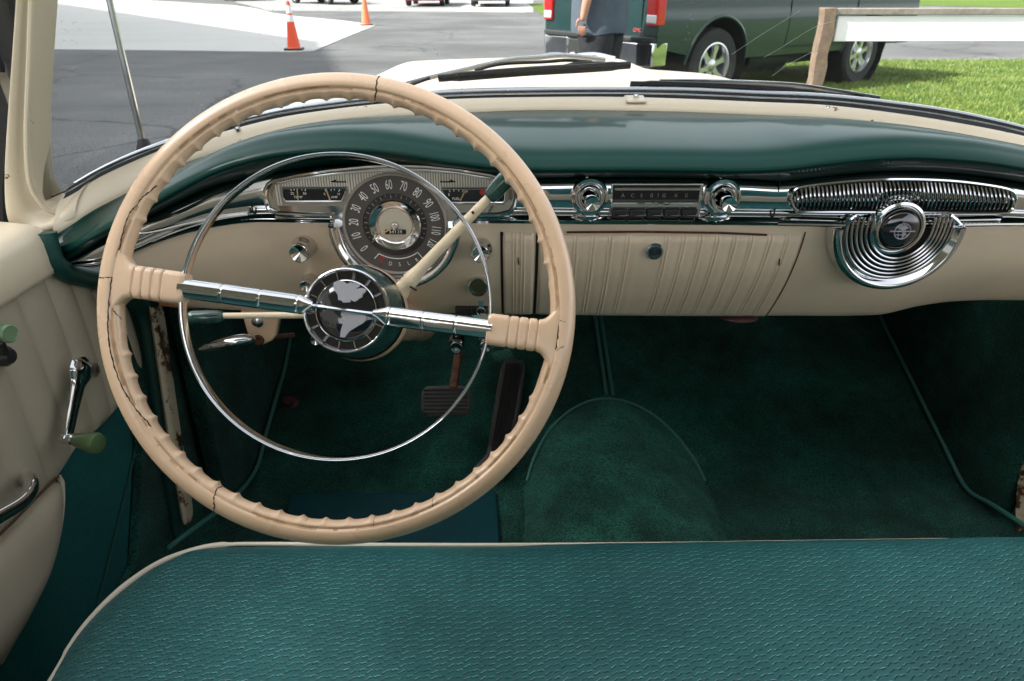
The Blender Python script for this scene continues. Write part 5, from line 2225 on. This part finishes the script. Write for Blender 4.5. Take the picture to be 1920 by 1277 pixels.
# ---------- left door
DX = -.605
DR = MB()
DR.prism([(-.625, -.1, .26), (-.625, .93, .26), (-.625, 1.005, .62), (-.625, 1.01, .72), (-.625, .90, .91), (-.625, -.1, .91)], (-.09, 0, 0))
door = part("left_door", DR, M['frame'], smooth=0)
door["label"] = "driver's door with pleated cream panel"
# sill bolster
q = MB()
rows = []
for i in range(40):
    y = -.1 + .945 * i / 39
    k = 1.0
    e_ = .845 - y
    if e_ < .016:
        k = math.sqrt(max(0.02, 1 - (1 - e_ / .016) ** 2))
    cxx, czz = -.645, .924
    row = []
    for j in range(24):
        t = 2 * math.pi * j / 24
        c1_, s1_ = math.cos(t), math.sin(t)
        row.append((cxx + .058 * math.copysign(abs(c1_) ** .42, c1_) * (.8 + .2 * k), y, czz + .036 * math.copysign(abs(s1_) ** .5, s1_) * (.7 + .3 * k) - .010 * c1_))
    rows.append(row)
o_ = 0
q.grid(rows, closed_u=True)
q.face(list(range(39 * 24, 40 * 24)))
part("sill", q, M['frame'], door, smooth=60)
# pleated panel
zl = Cv([(p_.y, p_.z) for p_ in [at_x(a, b, DX) for a, b in ((290, 640), (258, 712), (225, 762), (190, 800), (150, 835), (112, 890), (60, 944), (0, 1000), (-140, 1130))]])
zt_ = Cv([(p_.y, p_.z) for p_ in [at_x(a, b, DX) for a, b in ((-100, 540), (40, 490), (95, 497), (150, 517), (200, 533), (235, 552), (262, 590), (276, 625), (290, 638))]])
yend = at_x(289, 640, DX).y
seams = [at_x(33, 560, DX).y, at_x(97, 560, DX).y, at_x(143, 560, DX).y, at_x(178, 560, DX).y, at_x(212, 570, DX).y, at_x(243, 590, DX).y, yend + .02]
while seams[0] > 0:
    seams.insert(0, seams[0] - .056)
q = MB()
rows = []
NY = 260
for i in range(NY + 1):
    y = .12 + (yend - .12) * i / NY
    k = max(j for j in range(len(seams)) if seams[j] <= y) if y >= seams[0] else 0
    a, b = seams[k], seams[min(k + 1, len(seams) - 1)]
    u = (y - a) / max(b - a, 1e-6)
    bul = .0075 * max(0, math.sin(math.pi * min(1, max(0, u)))) ** .55
    t_, l_ = zt_(y), zl(y)
    row = []
    for j in range(21):
        v = j / 20
        z = t_ + (l_ - t_) * v
        fade = min(1, (1 - v) / .05 + .15)
        row.append((DX - .004 + bul * fade + .004 * math.sin(v * 3), y, z))
    row.append((DX - .02, y, l_ - .001))
    rows.append(row)
q.grid(rows)
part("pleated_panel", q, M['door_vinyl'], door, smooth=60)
# woven lower panel
q = MB()
q.grid([[(-.618 + .003 * math.sin(i * .3), .05 + (.885 + .09 * v - .05) * i / 30, .27 + (.78 - .27) * v) for i in range(31)] for v in [j / 20 for j in range(21)]])
part("woven_panel", q, M['door_weave'], door, smooth=60)
q = MB()
q.grid([[(-.6195, .70 + .32 * i / 16, .27 + (.78 - .27) * v) for i in range(17)] for v in [j / 10 for j in range(11)]])
part("door_edge_carpet", q, M['carpet_dark'], door, smooth=60)
q = MB()
q.tube([at_x(a, b, -.612) for a, b in ((262, 800), (246, 880), (225, 965), (203, 1060), (180, 1145), (150, 1290))], .0018, seg=6)
part("panel_seam", q, M['green_trim'], door)
# cream armrest cushion
q = MB()
bd = [(-150, 1140), (-60, 1062), (0, 1003), (40, 963), (75, 926), (110, 893), (117, 912), (114, 975), (93, 1065), (55, 1147), (0, 1243), (-60, 1330), (-150, 1420)]
B0 = [at_x(a, b, -.612) for a, b in bd]
cen = sum(B0, Vector()) / len(B0)
rings = []
for f_, dx in ((1.0, -.008), (1.0, -.001), (.95, .006), (.82, .014), (.6, .020), (.3, .022)):
    rings.append([cen + (p_ - cen) * f_ + Vector((dx, 0, 0)) for p_ in B0])
q.grid(rings, closed_u=True)
q.face([5 * len(bd) + j for j in range(len(bd))])
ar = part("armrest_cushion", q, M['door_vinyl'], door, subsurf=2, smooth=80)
q = MB()
q.tube(spline([at_x(a, b, -.607) for a, b in bd[5:11]], 6), .0032, seg=8)
part("piping", q, M['piping'], ar)
q = MB()
q.tube(spline([at_x(a, b, -.602) for a, b in bd[1:6]], 6), .0015, seg=6)
part("seam", q, M['rust'], ar)
# pull handle
q = MB()
q.tube(spline([at_x(42, 900, -.606), at_x(52, 898, -.585), at_x(58, 908, -.567), at_x(54, 925, -.560), at_x(36, 945, -.557), at_x(0, 967, -.556), at_x(-50, 995, -.556)], 6), .0095, seg=14, flat=(1, .85))
part("pull_handle", q, M['chrome'], door)
# window crank
cr0 = at_x(152, 694, -.600)
q = MB()
q.lathe(cr0, (1, 0, 0), [(.019, -.006), (.019, .004), (.012, .010), (.010, .020)], seg=28)
wc = part("window_crank", q, M['chrome'], door)
q = MB()
ca, cb_ = at_x(153, 684, -.578), at_x(127, 822, -.572)
dv = (cb_ - ca)
pts = [ca + dv * (-.06), ca + dv * .03, ca + dv * .16, ca + dv * .3, ca + dv * .55, ca + dv * .85, ca + dv * .99, ca + dv * 1.04]
q.tube(spline(pts, 5), [float(np.interp(i / 35, [0, .1, .25, .42, .6, .85, .95, 1], [.006, .018, .0195, .0120, .0092, .0072, .008, .004])) for i in range(36)], seg=16, flat=(1.15, .45), up=(1, 0, 0))
part("crank_arm", q, M['chrome'], wc)
q = MB()
q.lathe(cb_, (1, -.25, 0), [(.0075, -.006), (.0075, .008), (.006, .010)], seg=16)
q.mat(1).lathe(cb_, (1, -.25, 0), [(.0062, .010), (.0085, .013), (.0125, .034), (.0138, .042), (.0125, .047), (.006, .049), (0, .049)], seg=20)
part("crank_knob", q, [M['chrome'], M['crank_green']], wc)
# vent window crank
q = MB()
c_ = at_x(-6, 668, -.60)
q.lathe(c_, (1, 0, 0), [(.012, 0), (.012, .012), (.008, .018), (0, .019)], seg=20)
q.tube([c_ + Vector((.012, 0, 0)), at_x(-2, 640, -.578)], .005, seg=10)
vc = part("vent_crank", q, M['dial_dark'], door)
q = MB()
c_ = at_x(-8, 624, -.590)
q.lathe(c_, (1, -.3, .1), [(.007, 0), (.0095, .004), (.0112, .014), (.0108, .021), (.0088, .0235), (.0082, .0225), (0, .0225)], seg=24)
part("crank_knob", q, mat("pale_green_plastic", (.16, .26, .14), rough=.35, coat=.3, noise=.1), vc)

# ---------- bench seat
ZS = .590
lf = [at_z(a, b, ZS) for a, b in ((60, 1370), (100, 1277), (130, 1222), (170, 1166), (230, 1106), (300, 1059), (365, 1035), (420, 1025))]
ff = [at_z(a, b, ZS) for a, b in ((420, 1025), (500, 1023), (640, 1024), (940, 1022), (1200, 1018), (1500, 1013), (1920, 1008), (2100, 1009))]
fxL = Cv([(-.2, lf[0].x - .012), (.2, lf[0].x - .008)] + [(p_.y, p_.x) for p_ in lf])
fyF = Cv([(p_.x, p_.y) for p_ in ff])
ymax = lf[-1].y
seat = MB()
rows = []
NB, NA = 60, 90
for i in range(NB + 1):
    b = i / NB
    yb = -.05 + (ymax + .05) * (1 - (1 - b) ** 1.35)
    x0 = fxL(yb)
    x1 = .42 - x0
    row = []
    for j in range(NA + 1):
        a = j / NA
        a = a + .10 * math.sin(2 * math.pi * a) * -1 / (2 * math.pi) * 6 * .5
        x = x0 + (x1 - x0) * a
        kf = fyF(max(-.36, min(1.0, x))) / ymax
        y = yb * (1 + (kf - 1) * max(0, yb) / ymax)
        d = min((x - x0) * .9, (x1 - x) * .9, max(0, ymax - yb))
        roll = .016 * max(0, 1 - d / .05) ** 2.2
        z = ZS + .0155 - roll + .006 * math.sin(max(0, min(1, yb / ymax)) * math.pi) + .0016 * math.sin(x * 19 + y * 13) * math.sin(y * 27 + x * 4) - .005 * math.exp(-((x + .15) / .2) ** 2 - ((y - .40) / .16) ** 2) - .004 * math.exp(-((x - .62) / .18) ** 2 - ((y - .42) / .15) ** 2)
        row.append((x, y, z))
    rows.append(row)
seat.grid(rows)
so = part("bench_seat", seat, M['seat'], smooth=80)
bound = [Vector((fxL(y), y, ZS - .001)) for y in (-.05, .1, .25)] + lf[1:] + ff[1:]
sk = MB()
bp2 = spline(bound, 6)
sk.grid([[p_ for p_ in bp2], [p_ + Vector((-.004, .006, -.06)) for p_ in bp2], [p_ + Vector((.02, -.02, -.30)) for p_ in bp2]])
part("seat_side", sk, M['seat'], so, smooth=60)
pp = MB()
npt = len(bp2)
pp.tube([p_ + Vector((-.001, .002, .001 - .006 * max(0, min(1, (p_.x + .25) / .5)))) for p_ in bp2], [.0040 if i < npt * .56 else .0026 for i in range(npt)], seg=10)
part("piping", pp, M['piping'], so)
bk = MB()
bk.box((.2, -.06, .82), (1.34, .18, .52), Matrix.Rotation(R(-12), 3, 'X'))
part("backrest", bk, M['seat'], so, bevel=.05, segs=4)
bk = MB()
bk.box((.2, .035, .755), (1.30, .03, .24), Matrix.Rotation(R(-12), 3, 'X'))
part("backrest_reflector", bk, M['door_vinyl'], so, bevel=.012, segs=3)  # unseen cream panel, added for a tan reflection in the dash chrome

# ---------- hood, wipers, aerial and the rest of the body
hd = MB()
rows = []
for i in range(46):
    y = 1.222 + 1.33 * i / 45
    row = []
    for j in range(61):
        x = -.52 + 1.44 * j / 60
        dx = abs(x - .2)
        y0 = max(y, fO(x) + .022)
        zc = 1.046 - .030 * (y0 - 1.22) - .5 * max(0, y0 - 2.4) ** 2
        z = (zc - .085 * dx ** 2 - .9 * max(0, dx - .42) ** 2) if x > .2 else (zc - .045 * dx ** 2 - 3.0 * max(0, dx - .52) ** 2)
        z -= .034 * (1 / (1 + math.exp(-((x - .2) - .20) / .022)))
        z = min(z, zO(x) + .016 + (y0 - fO(x)) * .10) if y0 < fO(x) + .12 else z
        row.append((x, y0, z))
    rows.append(row)
hd.grid(rows)
part("hood", hd, M['body'], smooth=60)
q = MB()
for s in (-1, 1):
    rows = []
    for i in range(24):
        y = 1.12 + 1.5 * i / 23
        rows.append([(.2 + s * xx, y, zz - .02 * max(0, y - 2.2) ** 2) for xx, zz in ((.70, .80), (.76, .885), (.82, .905), (.88, .895), (.925, .85), (.94, .70), (.94, .45))])
    q.grid(rows)
part("fender", q, M['body'], smooth=60)
q = MB()
c0 = Vector((.2, 2.42, 1.0))
q.sphere(c0 + Vector((0, 0, .012)), (.018, .12, .014), 16, 10)
for s in (-1, 1):
    q.tube(spline([c0 + Vector((s * .01, .05, .012)), c0 + Vector((s * .07, 0, .02)), c0 + Vector((s * .13, -.05, .012))], 6), .007, seg=8, flat=(1, .5))
part("hood_ornament", q, M['chrome'])


def wiper(blade, arm, armr, mid=None):
    b = MB()
    ptsl = spline([at_y(a, c, y) for a, c, y in blade], 8)
    b.tube(ptsl, [.0082 if 2 < i < len(ptsl) - 3 else .0066 for i in range(len(ptsl))], seg=8, flat=(.75, 1.15))
    wo = part("wiper", b, M['black'])
    a_ = MB()
    a_.tube(spline([at_y(*p_) for p_ in arm], 6), armr, seg=8, flat=(.5, 1))
    part("wiper_arm", a_, M['brushed'], wo)
    if mid:
        m_ = MB()
        for pth in mid:
            m_.tube(spline([at_y(*p_) for p_ in pth], 6), .0030, seg=6)
        part("blade_bridge", m_, M['black'], wo)
    return wo


wiper([(822, 147, 1.25), (920, 139, 1.25), (1000, 133, 1.25), (1090, 128, 1.25), (1182, 122, 1.25)],
      [(752, 160, 1.27), (800, 147, 1.27), (860, 133, 1.275), (950, 113, 1.28), (1010, 108, 1.28), (1060, 104, 1.28), (1135, 112, 1.28)], .0055,
      [[(770, 159, 1.262), (806, 146, 1.265)], [(890, 132, 1.26), (940, 120, 1.262), (1020, 116, 1.262), (1065, 113, 1.262), (1110, 117, 1.262)], [(1050, 126, 1.255), (1090, 118, 1.258), (1150, 120, 1.255)]])
wiper([(1182, 159, 1.235), (1280, 161, 1.235), (1400, 166, 1.23), (1524, 174, 1.225)],
      [(1236, 153, 1.245), (1340, 153, 1.245), (1480, 159, 1.24), (1560, 170, 1.235), (1648, 184, 1.225)], .0055,
      [[(1200, 165, 1.232), (1360, 167, 1.232), (1480, 168, 1.23), (1560, 176, 1.228), (1620, 185, 1.225)]])
for s in (-1, 1):
    pass
q = MB()
at0, at1 = at_y(267, 266, 1.33), at_y(205, 0, 1.33)
dr_ = (at1 - at0)
q.tube([at0, at0 + dr_ * 1.0, at0 + dr_ * 2.6], [.0062, .0058, .004], seg=10)
an = part("antenna", q, M['brushed'])
q = MB()
q.lathe(at0 + Vector((.002, 0, -.022)), (0, 0, 1), [(.018, 0), (.017, .006), (.011, .022), (.0085, .028), (0, .028)], seg=18)
part("antenna_base", q, M['black'], an)

# right door, rear of the cabin, roof
q = MB()
q.prism([(1.015, -1.6, .26), (1.015, .93, .26), (1.015, 1.01, .70), (1.015, .88, .94), (1.015, -1.6, .94)], (.09, 0, 0))
part("right_door", q, M['door_vinyl'], smooth=0)
q = MB()
q.box((.2, -1.55, .62), (1.5, .16, .66))
q.box((.2, -1.15, .50), (1.4, .66, .2))
part("rear_seat", q, M['door_vinyl'], bevel=.05)
q = MB()
q.prism([(-.66, -1.6, .26), (-.66, -.1, .26), (-.66, -.1, .94), (-.66, -1.6, .94)], (-.05, 0, 0))
part("rear_side_panel", q, M['door_vinyl'], smooth=0)
ROOF = True
if ROOF:
    q = MB()
    q.grid([[(.2 + .88 * math.sin(R(-90 + 180 * j / 20)), -.75 + 1.10 * i / 10, 1.44 + .09 * math.cos(R(-90 + 180 * j / 20))) for j in range(21)] for i in range(11)])
    part("roof_lining", q, M['headliner'], solid=-.03)
